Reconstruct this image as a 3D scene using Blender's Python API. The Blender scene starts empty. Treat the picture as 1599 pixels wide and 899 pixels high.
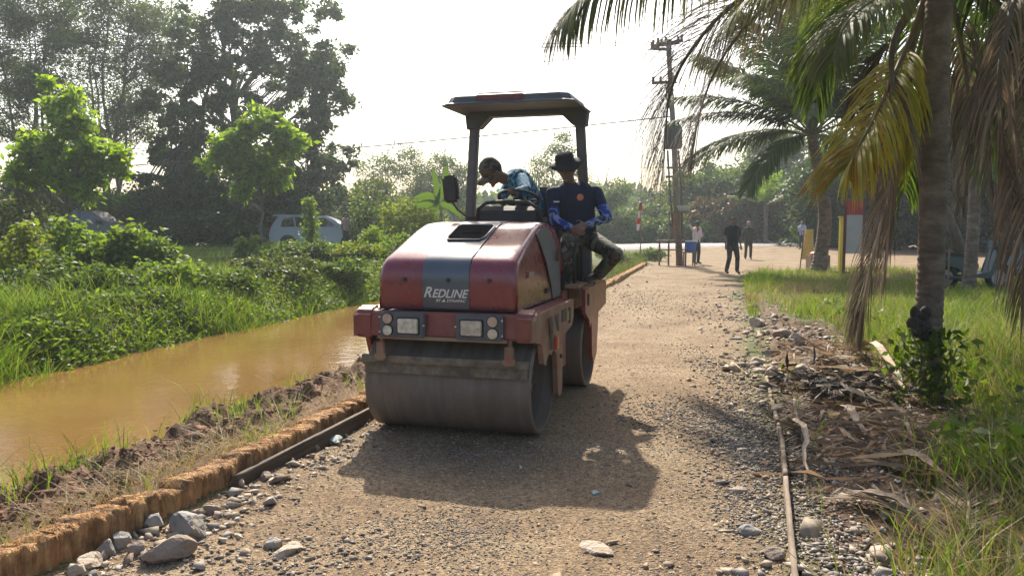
import bpy, bmesh, math, random
import numpy as np
from mathutils import Vector, Matrix

random.seed(7)
RNG = np.random.default_rng(7)
SC = bpy.context.scene
COL = SC.collection
R = math.radians

# ------------------------------------------------------------ camera, sky, sun, exposure
CAM_H, FPX, PW, PH, PITCH = 1.45, 1250.0, 1599.0, 899.0, R(4.37)
cam_data = bpy.data.cameras.new("camera")
cam = bpy.data.objects.new("camera", cam_data)
COL.objects.link(cam)
cam.location = (0, 0, CAM_H)
cam.rotation_euler = (R(90) - PITCH, 0, 0)
cam_data.sensor_width = 36
cam_data.lens = 36 * FPX / PW
cam_data.clip_end = 3000
cam_data.clip_start = 0.05
SC.camera = cam

SUN_EL, SUN_AZ = R(43.5), math.atan2(-0.072, 1.048)      # azimuth measured from +Y towards +X
world = bpy.data.worlds.new("World")
SC.world = world
world.use_nodes = True
wn = world.node_tree.nodes
sky = wn.new("ShaderNodeTexSky")
sky.sky_type = 'NISHITA'
sky.sun_disc = False
sky.sun_elevation = SUN_EL
sky.sun_rotation = SUN_AZ
sky.dust_density = 4.0
sky.air_density = 1.0
sky.ozone_density = 1.0
wn["Background"].inputs[1].default_value = 0.12
world.node_tree.links.new(sky.outputs[0], wn["Background"].inputs[0])

sd = bpy.data.lights.new("sun", 'SUN')
sd.energy = 4.6
sd.angle = R(0.6)
sd.color = (1.0, 0.92, 0.78)
sun = bpy.data.objects.new("sun", sd)
COL.objects.link(sun)
svec = Vector((math.sin(SUN_AZ) * math.cos(SUN_EL), math.cos(SUN_AZ) * math.cos(SUN_EL), math.sin(SUN_EL)))
sun.rotation_euler = svec.to_track_quat('Z', 'Y').to_euler()

SC.view_settings.view_transform = 'Standard'
SC.view_settings.look = 'None'
SC.view_settings.gamma = 1
SC.view_settings.use_curve_mapping = False
SC.view_settings.exposure = 1.0
SC.cycles.max_bounces = 6
SC.cycles.transparent_max_bounces = 8
SC.cycles.volume_bounces = 0
SC.cycles.use_denoising = True

# ------------------------------------------------------------ helpers: survey points
SP, CP = math.sin(PITCH), math.cos(PITCH)
def at(px, py, d):
    """point at forward distance d seen at photo position px, py"""
    u, v = (px - PW / 2) / FPX, (py - PH / 2) / FPX
    k = d / (CP - v * SP)
    return Vector((u * k, d, CAM_H - (SP + v * CP) * k))
def gp(px, py, z=0.0):
    u, v = (px - PW / 2) / FPX, (py - PH / 2) / FPX
    k = (CAM_H - z) / (SP + v * CP)
    return Vector((u * k, (CP - v * SP) * k, z))

def lin(h):
    h = h.lstrip('#')
    c = [int(h[i:i + 2], 16) / 255 for i in (0, 2, 4)]
    return tuple((x / 12.92 if x <= 0.04045 else ((x + 0.055) / 1.055) ** 2.4) for x in c) + (1,)

# ------------------------------------------------------------ helpers: objects
def tag(o, label=None, cat=None, group=None, kind=None):
    if label: o["label"] = label
    if cat: o["category"] = cat
    if group: o["group"] = group
    if kind: o["kind"] = kind
    return o
def thing(name, label, cat, loc=(0, 0, 0), rz=0.0, group=None):
    o = bpy.data.objects.new(name, None)
    o.empty_display_size = 0.2
    COL.objects.link(o)
    o.location = loc
    o.rotation_euler = (0, 0, rz)
    return tag(o, label, cat, group)
def link(name, me, m=None, parent=None, smooth=False):
    if m is not None:
        me.materials.clear()
        for mm in (m if isinstance(m, (list, tuple)) else [m]): me.materials.append(mm)
    if smooth:
        me.polygons.foreach_set("use_smooth", [True] * len(me.polygons))
    o = bpy.data.objects.new(name, me)
    COL.objects.link(o)
    if parent is not None: o.parent = parent
    return o
def nmesh(verts, faces, name="m", mi=None):
    verts = np.asarray(verts, dtype=np.float32).reshape(-1, 3)
    faces = np.asarray(faces, dtype=np.int32)
    k = faces.shape[1]
    me = bpy.data.meshes.new(name)
    me.vertices.add(len(verts)); me.vertices.foreach_set("co", verts.ravel())
    me.loops.add(faces.size); me.loops.foreach_set("vertex_index", faces.ravel())
    me.polygons.add(len(faces)); me.polygons.foreach_set("loop_start", np.arange(0, faces.size, k, dtype=np.int32))
    me.polygons.foreach_set("loop_total", np.full(len(faces), k, dtype=np.int32))
    if mi is not None: me.polygons.foreach_set("material_index", np.asarray(mi, dtype=np.int32))
    me.update(calc_edges=True)
    return me
def copy_tree(o, parent=None):
    c = o.copy(); COL.objects.link(c)
    if parent is not None: c.parent = parent
    for ch in list(o.children): copy_tree(ch, c)
    return c

class MB:
    """collects boxes, tubes, prisms into one mesh"""
    def __init__(s): s.bm = bmesh.new()
    def _xf(s, vs, M):
        for v in vs: v.co = M @ v.co
    def box(s, c, d, rot=None, bev=0.0):
        b = bmesh.new()
        bmesh.ops.create_cube(b, size=1)
        for v in b.verts: v.co = Vector((v.co.x * d[0], v.co.y * d[1], v.co.z * d[2]))
        if bev: bmesh.ops.bevel(b, geom=b.edges[:], offset=bev, segments=2, affect='EDGES')
        M = Matrix.Translation(Vector(c)) @ (rot.to_4x4() if rot is not None else Matrix())
        for v in b.verts: v.co = M @ v.co
        s.add(b); return s
    def add(s, b):
        me = bpy.data.meshes.new("t"); b.to_mesh(me); b.free()
        s.bm.from_mesh(me); bpy.data.meshes.remove(me)
    def tube(s, pts, r, n=8, caps=True):
        pts = [Vector(p) for p in pts]
        rs = r if isinstance(r, (list, tuple)) else [r] * len(pts)
        rings = []
        up = None
        for i, p in enumerate(pts):
            t = (pts[min(i + 1, len(pts) - 1)] - pts[max(i - 1, 0)])
            if t.length < 1e-9: t = Vector((0, 0, 1))
            t.normalize()
            if up is None:
                up = Vector((0, 0, 1)) if abs(t.z) < 0.9 else Vector((1, 0, 0))
            a = (up - t * up.dot(t)).normalized(); up = a
            b = t.cross(a)
            rings.append([s.bm.verts.new(p + (a * math.cos(2 * math.pi * k / n) + b * math.sin(2 * math.pi * k / n)) * rs[i]) for k in range(n)])
        for i in range(len(rings) - 1):
            for k in range(n):
                s.bm.faces.new((rings[i][k], rings[i][(k + 1) % n], rings[i + 1][(k + 1) % n], rings[i + 1][k]))
        if caps and n > 2:
            s.bm.faces.new(list(reversed(rings[0]))); s.bm.faces.new(rings[-1])
        return s
    def cyl(s, c, r, h, axis='Z', n=24, r2=None, bev=0.0):
        b = bmesh.new()
        bmesh.ops.create_cone(b, cap_ends=True, segments=n, radius1=r, radius2=r if r2 is None else r2, depth=h)
        if bev:
            eds = [e for e in b.edges if abs(e.verts[0].co.z - e.verts[1].co.z) < 1e-6]
            bmesh.ops.bevel(b, geom=eds, offset=bev, segments=2, affect='EDGES')
        q = {'Z': Matrix(), 'X': Matrix.Rotation(R(90), 4, 'Y'), 'Y': Matrix.Rotation(R(-90), 4, 'X')}[axis] if isinstance(axis, str) else Vector(axis).to_track_quat('Z', 'Y').to_matrix().to_4x4()
        M = Matrix.Translation(Vector(c)) @ q
        for v in b.verts: v.co = M @ v.co
        s.add(b); return s
    def ball(s, c, r, sub=2, rot=None):
        b = bmesh.new()
        bmesh.ops.create_icosphere(b, subdivisions=sub, radius=1)
        r = r if isinstance(r, (tuple, list)) else (r, r, r)
        Rm = rot if rot is not None else Matrix.Identity(3)
        for v in b.verts: v.co = Vector(c) + Rm @ Vector((v.co.x * r[0], v.co.y * r[1], v.co.z * r[2]))
        s.add(b); return s
    def prism(s, poly, x0, x1, axis='X', taper=None, bev=0.0, seg=3):
        """poly: list of (a,b); axis X: a->y b->z extruded x0..x1"""
        b = bmesh.new()
        def P(a, c, x): return {'X': (x, a, c), 'Y': (a, x, c), 'Z': (a, c, x)}[axis]
        v0 = [b.verts.new(P(a, c, x0)) for a, c in poly]
        v1 = [b.verts.new(P(a, c, x1)) for a, c in poly]
        n = len(poly)
        b.faces.new(v0); b.faces.new(list(reversed(v1)))
        for i in range(n): b.faces.new((v0[i], v1[i], v1[(i + 1) % n], v0[(i + 1) % n]))
        if taper: 
            for v in b.verts: v.co = Vector(taper(v.co))
        if bev: bmesh.ops.bevel(b, geom=b.edges[:], offset=bev, segments=seg, affect='EDGES')
        bmesh.ops.recalc_face_normals(b, faces=b.faces[:])
        s.add(b); return s
    def build(s, name, m=None, parent=None, smooth=False, angle=None):
        bmesh.ops.recalc_face_normals(s.bm, faces=s.bm.faces[:])
        me = bpy.data.meshes.new(name); s.bm.to_mesh(me); s.bm.free()
        o = link(name, me, m, parent, smooth)
        if angle is not None:
            me.polygons.foreach_set("use_smooth", [True] * len(me.polygons))
            me.set_sharp_from_angle(angle=R(angle))
        return o

# ------------------------------------------------------------ helpers: noise
def vnoise(x, y, seed=0):
    xi, yi = np.floor(x).astype(np.int64), np.floor(y).astype(np.int64)
    fx, fy = x - xi, y - yi
    fx, fy = fx * fx * (3 - 2 * fx), fy * fy * (3 - 2 * fy)
    def h(a, b):
        n = (a * 374761393 + b * 668265263 + seed * 1442695041) & 0x7fffffff
        n = ((n ^ (n >> 13)) * 1274126177) & 0x7fffffff
        return ((n ^ (n >> 16)) & 0xffff) / 65535.0
    return (h(xi, yi) * (1 - fx) + h(xi + 1, yi) * fx) * (1 - fy) + (h(xi, yi + 1) * (1 - fx) + h(xi + 1, yi + 1) * fx) * fy
def fbm(x, y, sc=1.0, o=4, seed=0):
    v, a, t = 0, 1, 0
    for i in range(o):
        v = v + a * vnoise(x * sc * 2 ** i + 17.3 * i, y * sc * 2 ** i - 9.1 * i, seed + i); t += a; a *= 0.5
    return v / t - 0.5
def sst(a, b, x):
    t = np.clip((x - a) / (b - a), 0, 1); return t * t * (3 - 2 * t)

# ------------------------------------------------------------ materials
def mat(name, c1, c2=None, rough=0.7, metal=0.0, scale=6.0, bump=0.0, bscale=None, detail=5, coat=0.0, dirt=None, dirt_amt=0.4, dirt_scale=3.0, spec=0.5, stretch=None, emis=None):
    m = bpy.data.materials.new(name); m.use_nodes = True
    nt = m.node_tree; N = nt.nodes; Lk = nt.links
    b = N["Principled BSDF"]
    c1 = lin(c1) if isinstance(c1, str) else tuple(c1) + (1,) * (4 - len(c1))
    b.inputs["Roughness"].default_value = rough
    b.inputs["Metallic"].default_value = metal
    b.inputs["Specular IOR Level"].default_value = spec
    b.inputs["Coat Weight"].default_value = coat
    b.inputs["Coat Roughness"].default_value = 0.15
    tc = N.new("ShaderNodeTexCoord"); src = tc.outputs["Object"]
    if stretch:
        mp = N.new("ShaderNodeMapping"); mp.inputs["Scale"].default_value = stretch
        Lk.new(src, mp.inputs[0]); src = mp.outputs[0]
    col = None
    if c2 is not None:
        c2 = lin(c2) if isinstance(c2, str) else tuple(c2) + (1,) * (4 - len(c2))
        n = N.new("ShaderNodeTexNoise"); n.inputs["Scale"].default_value = scale; n.inputs["Detail"].default_value = detail
        Lk.new(src, n.inputs["Vector"])
        r = N.new("ShaderNodeValToRGB"); r.color_ramp.elements[0].position = 0.35; r.color_ramp.elements[1].position = 0.65
        r.color_ramp.elements[0].color = c1; r.color_ramp.elements[1].color = c2
        Lk.new(n.outputs[0], r.inputs[0]); col = r.outputs[0]
    if dirt is not None:
        n2 = N.new("ShaderNodeTexNoise"); n2.inputs["Scale"].default_value = dirt_scale; n2.inputs["Detail"].default_value = 8; n2.inputs["Roughness"].default_value = 0.7
        Lk.new(tc.outputs["Object"], n2.inputs["Vector"])
        r2 = N.new("ShaderNodeMapRange"); r2.inputs[1].default_value = 0.4; r2.inputs[2].default_value = 0.75; r2.inputs[3].default_value = 0; r2.inputs[4].default_value = dirt_amt * 1.6
        Lk.new(n2.outputs[0], r2.inputs[0])
        mx = N.new("ShaderNodeMix"); mx.data_type = 'RGBA'
        Lk.new(r2.outputs[0], mx.inputs[0])
        if col is not None: Lk.new(col, mx.inputs[6])
        else: mx.inputs[6].default_value = c1
        mx.inputs[7].default_value = lin(dirt) if isinstance(dirt, str) else tuple(dirt) + (1,)
        col = mx.outputs[2]
        rr = N.new("ShaderNodeMapRange"); rr.inputs[1].default_value = 0; rr.inputs[2].default_value = 0.6; rr.inputs[3].default_value = rough; rr.inputs[4].default_value = max(rough, 0.8)
        Lk.new(r2.outputs[0], rr.inputs[0]); Lk.new(rr.outputs[0], b.inputs["Roughness"])
    if col is not None: Lk.new(col, b.inputs["Base Color"])
    else: b.inputs["Base Color"].default_value = c1
    if bump:
        n3 = N.new("ShaderNodeTexNoise"); n3.inputs["Scale"].default_value = bscale or scale * 3; n3.inputs["Detail"].default_value = 6
        Lk.new(src, n3.inputs["Vector"])
        bp = N.new("ShaderNodeBump"); bp.inputs["Strength"].default_value = 1.0; bp.inputs["Distance"].default_value = bump
        Lk.new(n3.outputs[0], bp.inputs["Height"]); Lk.new(bp.outputs[0], b.inputs["Normal"])
    if emis:
        b.inputs["Emission Color"].default_value = c1; b.inputs["Emission Strength"].default_value = emis
    return m
def leafmat(name, cols, trans=0.45, rough=0.55, tcol=None, spec=0.25):
    """cols: list of base colours picked leaf by leaf; light also passes through the blade"""
    m = bpy.data.materials.new(name); m.use_nodes = True
    nt = m.node_tree; N = nt.nodes; Lk = nt.links
    b = N["Principled BSDF"]; out = N["Material Output"]
    g = N.new("ShaderNodeNewGeometry")
    r = N.new("ShaderNodeValToRGB")
    cr = r.color_ramp
    cols = [lin(c) if isinstance(c, str) else tuple(c) + (1,) for c in cols]
    while len(cr.elements) < len(cols): cr.elements.new(0.5)
    for i, c in enumerate(cols):
        cr.elements[i].position = i / max(1, len(cols) - 1); cr.elements[i].color = c
    Lk.new(g.outputs["Random Per Island"], r.inputs[0])
    Lk.new(r.outputs[0], b.inputs["Base Color"])
    b.inputs["Roughness"].default_value = rough
    b.inputs["Specular IOR Level"].default_value = spec
    t = N.new("ShaderNodeBsdfTranslucent")
    mx = N.new("ShaderNodeMix"); mx.data_type = 'RGBA'; mx.blend_type = 'MULTIPLY'; mx.inputs[0].default_value = 1
    mx.inputs[7].default_value = (tcol or (1.5, 1.6, 0.5)) + (1,)
    Lk.new(r.outputs[0], mx.inputs[6]); Lk.new(mx.outputs[2], t.inputs[0])
    ms = N.new("ShaderNodeMixShader"); ms.inputs[0].default_value = trans
    Lk.new(b.outputs[0], ms.inputs[1]); Lk.new(t.outputs[0], ms.inputs[2]); Lk.new(ms.outputs[0], out.inputs[0])
    return m
def glassy(name, c, rough=0.05):
    return mat(name, c, rough=rough, spec=0.8, coat=0.5)
def islandmat(name, cols, rough=0.85, bump=0.004, bscale=40):
    m = mat(name, (0.2, 0.2, 0.2), rough=rough, bump=bump, bscale=bscale)
    nt = m.node_tree; N = nt.nodes; Lk = nt.links; b = N["Principled BSDF"]
    g = N.new("ShaderNodeNewGeometry"); r = N.new("ShaderNodeValToRGB"); cr = r.color_ramp
    cols = [lin(c) if isinstance(c, str) else tuple(c) + (1,) for c in cols]
    while len(cr.elements) < len(cols): cr.elements.new(0.5)
    for i, c in enumerate(cols):
        cr.elements[i].position = i / max(1, len(cols) - 1); cr.elements[i].color = c
    Lk.new(g.outputs["Random Per Island"], r.inputs[0])
    nz = N.new("ShaderNodeTexNoise"); nz.inputs["Scale"].default_value = 25; nz.inputs["Detail"].default_value = 5
    tc = N.new("ShaderNodeTexCoord"); Lk.new(tc.outputs["Object"], nz.inputs["Vector"])
    mr = N.new("ShaderNodeMapRange"); mr.inputs[3].default_value = 0.65; mr.inputs[4].default_value = 1.35; mr.inputs[1].default_value = 0.3; mr.inputs[2].default_value = 0.7
    Lk.new(nz.outputs[0], mr.inputs[0])
    vm = N.new("ShaderNodeVectorMath"); vm.operation = 'SCALE'
    Lk.new(r.outputs[0], vm.inputs[0]); Lk.new(mr.outputs[0], vm.inputs["Scale"])
    Lk.new(vm.outputs[0], b.inputs["Base Color"])
    return m
# ============================================================ TERRAIN
def poly_x(pts):
    pts = sorted(((p.y, p.x) for p in pts))
    ys = np.array([p[0] for p in pts]); xs = np.array([p[1] for p in pts])
    def f(y):
        y = np.asarray(y, dtype=float)
        v = np.interp(y, ys, xs)
        s0 = (xs[1] - xs[0]) / (ys[1] - ys[0]); s1 = (xs[-1] - xs[-2]) / (ys[-1] - ys[-2])
        return np.where(y < ys[0], xs[0] + (y - ys[0]) * s0, np.where(y > ys[-1], xs[-1] + (y - ys[-1]) * s1, v))
    return f
Lx = poly_x([gp(60, 905), gp(200, 842), gp(300, 798), gp(575, 652), gp(935, 457), gp(1030, 403)])
Rx = poly_x([gp(1228, 899), gp(1214, 700), gp(1192, 600), gp(1166, 480), gp(1160, 436), gp(1178, 424)])
ROADC = [(-70, 41), (-30, 39), (-14, 38.8), (-4, 41), (6.5, 49.5), (25, 63), (50, 81), (95, 110)]
def roadc_y(x): return np.interp(x, [p[0] for p in ROADC], [p[1] for p in ROADC])
WATER_Z = -0.5
def zone(x, y):
    """weights of gravel road, bare dirt, (rest is grass)"""
    l, r = Lx(y), Rx(y)
    w = fbm(x, y, 1.3, 4, 3) * 1.0
    road = sst(-0.05, 0.12, x - l + w * 0.2) * sst(-0.1, 0.25, r - x + w * (0.6 + 0.05 * np.clip(y - 8, 0, 16)))
    # apron opening to the right in front of the far road
    edge = 26.5 + 0.02 * (x - 8) ** 2 * (x < 8) + w * 2.2
    road = np.maximum(road, sst(-0.7, 0.7, y - edge) * sst(-0.3, 0.3, x - l))
    t = l - x
    dirt = sst(0.0, 0.15, t) * (1 - sst(2.2, 2.6, t)) * sst(34, 25, y)
    dirt = np.maximum(dirt, sst(0.0, 0.3, x - r) * (1 - sst(0.5, 1.15, x - r + w * 1.4 - 0.55 * sst(11, 8, y) * sst(3.8, 5.5, y))) * sst(19, 12, y))
    dirt = np.maximum(dirt, sst(2.0, 2.3, t) * (1 - sst(5.7, 6.1, t)) * sst(36, 33, y))
    return road, dirt
def H(x, y, fine=True):
    x = np.asarray(x, dtype=float); y = np.asarray(y, dtype=float)
    l, r = Lx(y), Rx(y)
    t = l - x
    field = 0.02 + 0.42 * sst(18, 33, y) * sst(3, 8, t)
    bank = np.interp(t, [-0.1, 0.0, 0.14, 0.45, 0.8, 1.3, 1.6, 1.95, 2.9], [0, 0, 0.06, 0.02, -0.04, -0.12, -0.25, -0.56, -1.1])
    far = -1.1 + 1.12 * sst(5.5, 7.5, t)
    can = np.where(t < 2.9, bank, far)
    fade = sst(36, 31, y)
    can = np.where(t > 7.5, 0.02, can)
    z = np.where(t > -0.1, can * fade + (1 - fade) * 0.0, 0.0) + np.where(t > 3, field - 0.02, 0)
    z = z + 0.18 * sst(40, 49, y) * sst(-6, 2, x)
    zr = 0.42 + (0.16 - 0.42) * sst(-8, 6, x)
    if fine:
        rd, dt = zone(x, y)
        near = sst(60, 10, y)
        n1 = fbm(x, y, 0.9, 3, 11)
        n2 = fbm(x, y, 9.0, 3, 5)
        n3 = fbm(x, y, 3.5, 4, 8)
        inroad = rd
        z = z + n1 * (0.05 * inroad + 0.16 * (1 - inroad)) + n2 * near * (0.014 * inroad + 0.05 * dt)
        # clods on the near bank
        cl = sst(0.5, 0.8, t) * (1 - sst(1.5, 1.9, t)) * fade
        z = z + cl * (np.abs(n3) * 0.34 + np.maximum(n2, 0) * 0.22 + np.abs(fbm(x, y, 22, 3, 19)) * .14)
        # heaped stones and spoil along the right edge
        rr = x - r
        hp = sst(0.0, 0.5, rr) * (1 - sst(1.3, 2.3, rr)) * sst(2.5, 5, y) * sst(17, 9, y)
        z = z + hp * (0.07 + n3 * 0.20)
        # wheel-worn camber
        z = z - 0.02 * inroad * sst(0.6, 0, np.abs(x - (l + r) / 2 + 0.9)) * near
    return z
def Hf(x, y): return float(H(np.array([float(x)]), np.array([float(y)]))[0])
def on(px, py, z0=0.0):
    """survey point on the terrain under a photo position"""
    z = z0
    for _ in range(4):
        p = gp(px, py, z); z = Hf(p.x, p.y)
    return Vector((p.x, p.y, z))
def foot(x, y): return Vector((x, y, Hf(x, y)))

def axis(segs):
    out = []
    for a, b, s in segs: out.append(np.arange(a, b, s))
    out.append([segs[-1][1]])
    return np.concatenate(out)
gx = axis([(-600, -100, 60), (-100, -40, 6), (-40, -16, 1.0), (-16, -6, 0.25), (-6, -3.0, 0.08), (-3.0, 5.0, 0.035), (5, 9, 0.1), (9, 20, 0.5), (20, 60, 3), (60, 140, 10), (140, 600, 60)])
gy = axis([(-60, -4, 8), (-4, 2, 0.5), (2, 9, 0.035), (9, 14, 0.07), (14, 24, 0.16), (24, 45, 0.5), (45, 100, 2.5), (100, 200, 15), (200, 1500, 130)])
GX, GY = np.meshgrid(gx, gy)
GZ = H(GX, GY)
# keep the far road's bed under the paved strip
ny, nx = GX.shape
V = np.stack([GX, GY, GZ], -1).reshape(-1, 3)
idx = np.arange(nx * ny).reshape(ny, nx)
F = np.stack([idx[:-1, :-1], idx[:-1, 1:], idx[1:, 1:], idx[1:, :-1]], -1).reshape(-1, 4)
rdw, dtw = zone(GX, GY)
rdw, dtw = rdw.ravel(), dtw.ravel()

def ground_material():
    m = bpy.data.materials.new("ground_surface"); m.use_nodes = True
    nt = m.node_tree; N = nt.nodes; Lk = nt.links; b = N["Principled BSDF"]
    b.inputs["Roughness"].default_value = 0.92; b.inputs["Specular IOR Level"].default_value = 0.25
    at_ = N.new("ShaderNodeAttribute"); at_.attribute_name = "zone"
    sep = N.new("ShaderNodeSeparateColor"); Lk.new(at_.outputs["Color"], sep.inputs[0])
    tc = N.new("ShaderNodeTexCoord")
    def noise(s, d=6, ro=0.6):
        n = N.new("ShaderNodeTexNoise"); n.inputs["Scale"].default_value = s; n.inputs["Detail"].default_value = d; n.inputs["Roughness"].default_value = ro
        Lk.new(tc.outputs["Object"], n.inputs["Vector"]); return n.outputs[0]
    def ramp(src, stops):
        r = N.new("ShaderNodeValToRGB"); cr = r.color_ramp
        while len(cr.elements) < len(stops): cr.elements.new(0.5)
        for e, (p, c) in zip(cr.elements, stops): e.position = p; e.color = lin(c) if isinstance(c, str) else c + (1,)
        Lk.new(src, r.inputs[0]); return r.outputs[0]
    def mix(f, a, c, bt='MIX'):
        x = N.new("ShaderNodeMix"); x.data_type = 'RGBA'; x.blend_type = bt
        if isinstance(f, float): x.inputs[0].default_value = f
        else: Lk.new(f, x.inputs[0])
        Lk.new(a, x.inputs[6]); Lk.new(c, x.inputs[7]); return x.outputs[2]
    road = ramp(noise(1.1, 8, 0.65), [(0.3, (0.135, 0.086, 0.046)), (0.5, (0.215, 0.150, 0.086)), (0.7, (0.27, 0.205, 0.13))])
    vor = N.new("ShaderNodeTexVoronoi"); vor.inputs["Scale"].default_value = 55; Lk.new(tc.outputs["Object"], vor.inputs["Vector"])
    grit = ramp(vor.outputs["Color"], [(0.15, (0.5, 0.5, 0.52)), (0.5, (0.95, 0.95, 0.95)), (0.85, (1.35, 1.32, 1.28))])
    vor2 = N.new("ShaderNodeTexVoronoi"); vor2.inputs["Scale"].default_value = 140; Lk.new(tc.outputs["Object"], vor2.inputs["Vector"])
    grit2 = ramp(vor2.outputs["Color"], [(0.15, (0.7, 0.7, 0.7)), (0.85, (1.25, 1.25, 1.25))])
    road = mix(0.8, road, grit, 'MULTIPLY'); road = mix(0.8, road, grit2, 'MULTIPLY')
    dirt = ramp(noise(3.0, 8, 0.7), [(0.3, (0.06, 0.034, 0.022)), (0.52, (0.12, 0.07, 0.042)), (0.72, (0.2, 0.135, 0.085))])
    grs = ramp(noise(0.7, 8, 0.7), [(0.3, (0.035, 0.045, 0.012)), (0.5, (0.08, 0.095, 0.025)), (0.7, (0.14, 0.125, 0.05))])
    c = mix(sep.outputs[1], grs, dirt); c = mix(sep.outputs[0], c, road)
    Lk.new(c, b.inputs["Base Color"])
    bp = N.new("ShaderNodeBump"); bp.inputs["Distance"].default_value = 0.012; bp.inputs["Strength"].default_value = 0.9
    ad = N.new("ShaderNodeMath"); ad.operation = 'ADD'; Lk.new(noise(35, 6, 0.7), ad.inputs[0])
    ml = N.new("ShaderNodeMath"); ml.operation = 'MULTIPLY'; ml.inputs[1].default_value = -0.7; Lk.new(vor.outputs["Distance"], ml.inputs[0]); Lk.new(ml.outputs[0], ad.inputs[1])
    Lk.new(ad.outputs[0], bp.inputs["Height"]); Lk.new(bp.outputs[0], b.inputs["Normal"])
    return m
GM = ground_material()
fr = rdw[F].mean(1)
def ground_obj(name, sel, label):
    f = F[sel]; used, inv = np.unique(f, return_inverse=True)
    me = nmesh(V[used], inv.reshape(-1, 4), name)
    ca = me.color_attributes.new("zone", 'FLOAT_COLOR', 'POINT')
    dat = np.zeros((len(used), 4), np.float32); dat[:, 0] = rdw[used]; dat[:, 1] = dtw[used]; dat[:, 3] = 1
    ca.data.foreach_set("color", dat.ravel())
    o = link(name, me, GM, None, True)
    tag(o, label, None, None, "structure")
    return o
ground_obj("ground", fr <= 0.5, "grassy and earthy ground around the gravel road")
ground_obj("gravel_road", fr > 0.5, "brown gravel road running to the junction")

# far paved road
def ribbon(pts, w, z, name, m, label, n=80):
    P = [Vector((p[0], p[1], 0)) for p in pts]
    xs = np.linspace(P[0].x, P[-1].x, n)
    ys = np.interp(xs, [p.x for p in P], [p.y for p in P])
    k = np.ones(7) / 7; ys = np.convolve(np.pad(ys, 3, mode='edge'), k, 'valid')
    vs, fs = [], []
    for i in range(n):
        j0, j1 = max(0, i - 1), min(n - 1, i + 1)
        t = Vector((xs[j1] - xs[j0], ys[j1] - ys[j0], 0)).normalized(); nrm = Vector((-t.y, t.x, 0))
        zz = z(xs[i])
        for o_, dz in ((-w / 2 - 0.5, -0.5), (-w / 2, 0), (w / 2, 0), (w / 2 + 0.5, -0.5)):
            vs.append((xs[i] + nrm.x * o_, ys[i] + nrm.y * o_, zz + dz))
    for i in range(n - 1):
        for j in range(3):
            a = i * 4 + j; fs.append((a, a + 4, a + 5, a + 1))
    o = link(name, nmesh(vs, fs), m, None, True)
    return tag(o, label, None, None, "structure")
M_pave = mat("pale_paving", (0.40, 0.36, 0.32), (0.5, 0.46, 0.41), rough=0.85, scale=2.0, bump=0.003, bscale=60)
ribbon(ROADC, 5.5, lambda x: float(0.46 + (0.25 - 0.46) * sst(-8, 6, x)) + 0.03, "main_road", M_pave, "pale paved road crossing behind the junction")

# water
def water_material():
    m = bpy.data.materials.new("muddy_water"); m.use_nodes = True
    nt = m.node_tree; N = nt.nodes; Lk = nt.links; b = N["Principled BSDF"]
    tc = N.new("ShaderNodeTexCoord")
    n = N.new("ShaderNodeTexNoise"); n.inputs["Scale"].default_value = 0.6; n.inputs["Detail"].default_value = 5; Lk.new(tc.outputs["Object"], n.inputs["Vector"])
    r = N.new("ShaderNodeValToRGB"); r.color_ramp.elements[0].position = 0.3; r.color_ramp.elements[1].position = 0.7
    r.color_ramp.elements[0].color = (0.155, 0.084, 0.026, 1); r.color_ramp.elements[1].color = (0.205, 0.118, 0.04, 1)
    Lk.new(n.outputs[0], r.inputs[0]); Lk.new(r.outputs[0], b.inputs["Base Color"])
    b.inputs["Roughness"].default_value = 0.07; b.inputs["IOR"].default_value = 1.33
    n2 = N.new("ShaderNodeTexNoise"); n2.inputs["Scale"].default_value = 5; n2.inputs["Detail"].default_value = 4; Lk.new(tc.outputs["Object"], n2.inputs["Vector"])
    bp = N.new("ShaderNodeBump"); bp.inputs["Distance"].default_value = 0.012; bp.inputs["Strength"].default_value = 0.6
    Lk.new(n2.outputs[0], bp.inputs["Height"]); Lk.new(bp.outputs[0], b.inputs["Normal"])
    return m
ys = np.linspace(-30, 33, 64)
vs, fs = [], []
for i, y in enumerate(ys):
    l = float(Lx(y)); vs += [(l - 1.5, y, WATER_Z), (l - 6.9, y, WATER_Z)]
for i in range(len(ys) - 1): a = i * 2; fs.append((a, a + 2, a + 3, a + 1))
tag(link("canal_water", nmesh(vs, fs), water_material(), None), "muddy ochre water in the canal beside the road", None, None, "structure")

# ============================================================ STONES
ICO = None
def ico(sub=1):
    b = bmesh.new(); bmesh.ops.create_icosphere(b, subdivisions=sub, radius=1)
    v = np.array([x.co[:] for x in b.verts]); f = np.array([[q.index for q in x.verts] for x in b.faces]); b.free()
    return v, f
IV, IF = ico(1)
def rand_rot(n):
    q = RNG.normal(size=(n, 4)); q /= np.linalg.norm(q, axis=1, keepdims=True)
    w, x, y, z = q.T
    return np.stack([1 - 2 * (y * y + z * z), 2 * (x * y - z * w), 2 * (x * z + y * w), 2 * (x * y + z * w), 1 - 2 * (x * x + z * z), 2 * (y * z - x * w), 2 * (x * z - y * w), 2 * (y * z + x * w), 1 - 2 * (x * x + y * y)], -1).reshape(n, 3, 3)
OCT = np.array([[1, 0, 0], [-1, 0, 0], [0, 1, 0], [0, -1, 0], [0, 0, 1], [0, 0, -1]], float)
OF = np.array([[0, 2, 4], [2, 1, 4], [1, 3, 4], [3, 0, 4], [2, 0, 5], [1, 2, 5], [3, 1, 5], [0, 3, 5]])
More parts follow.
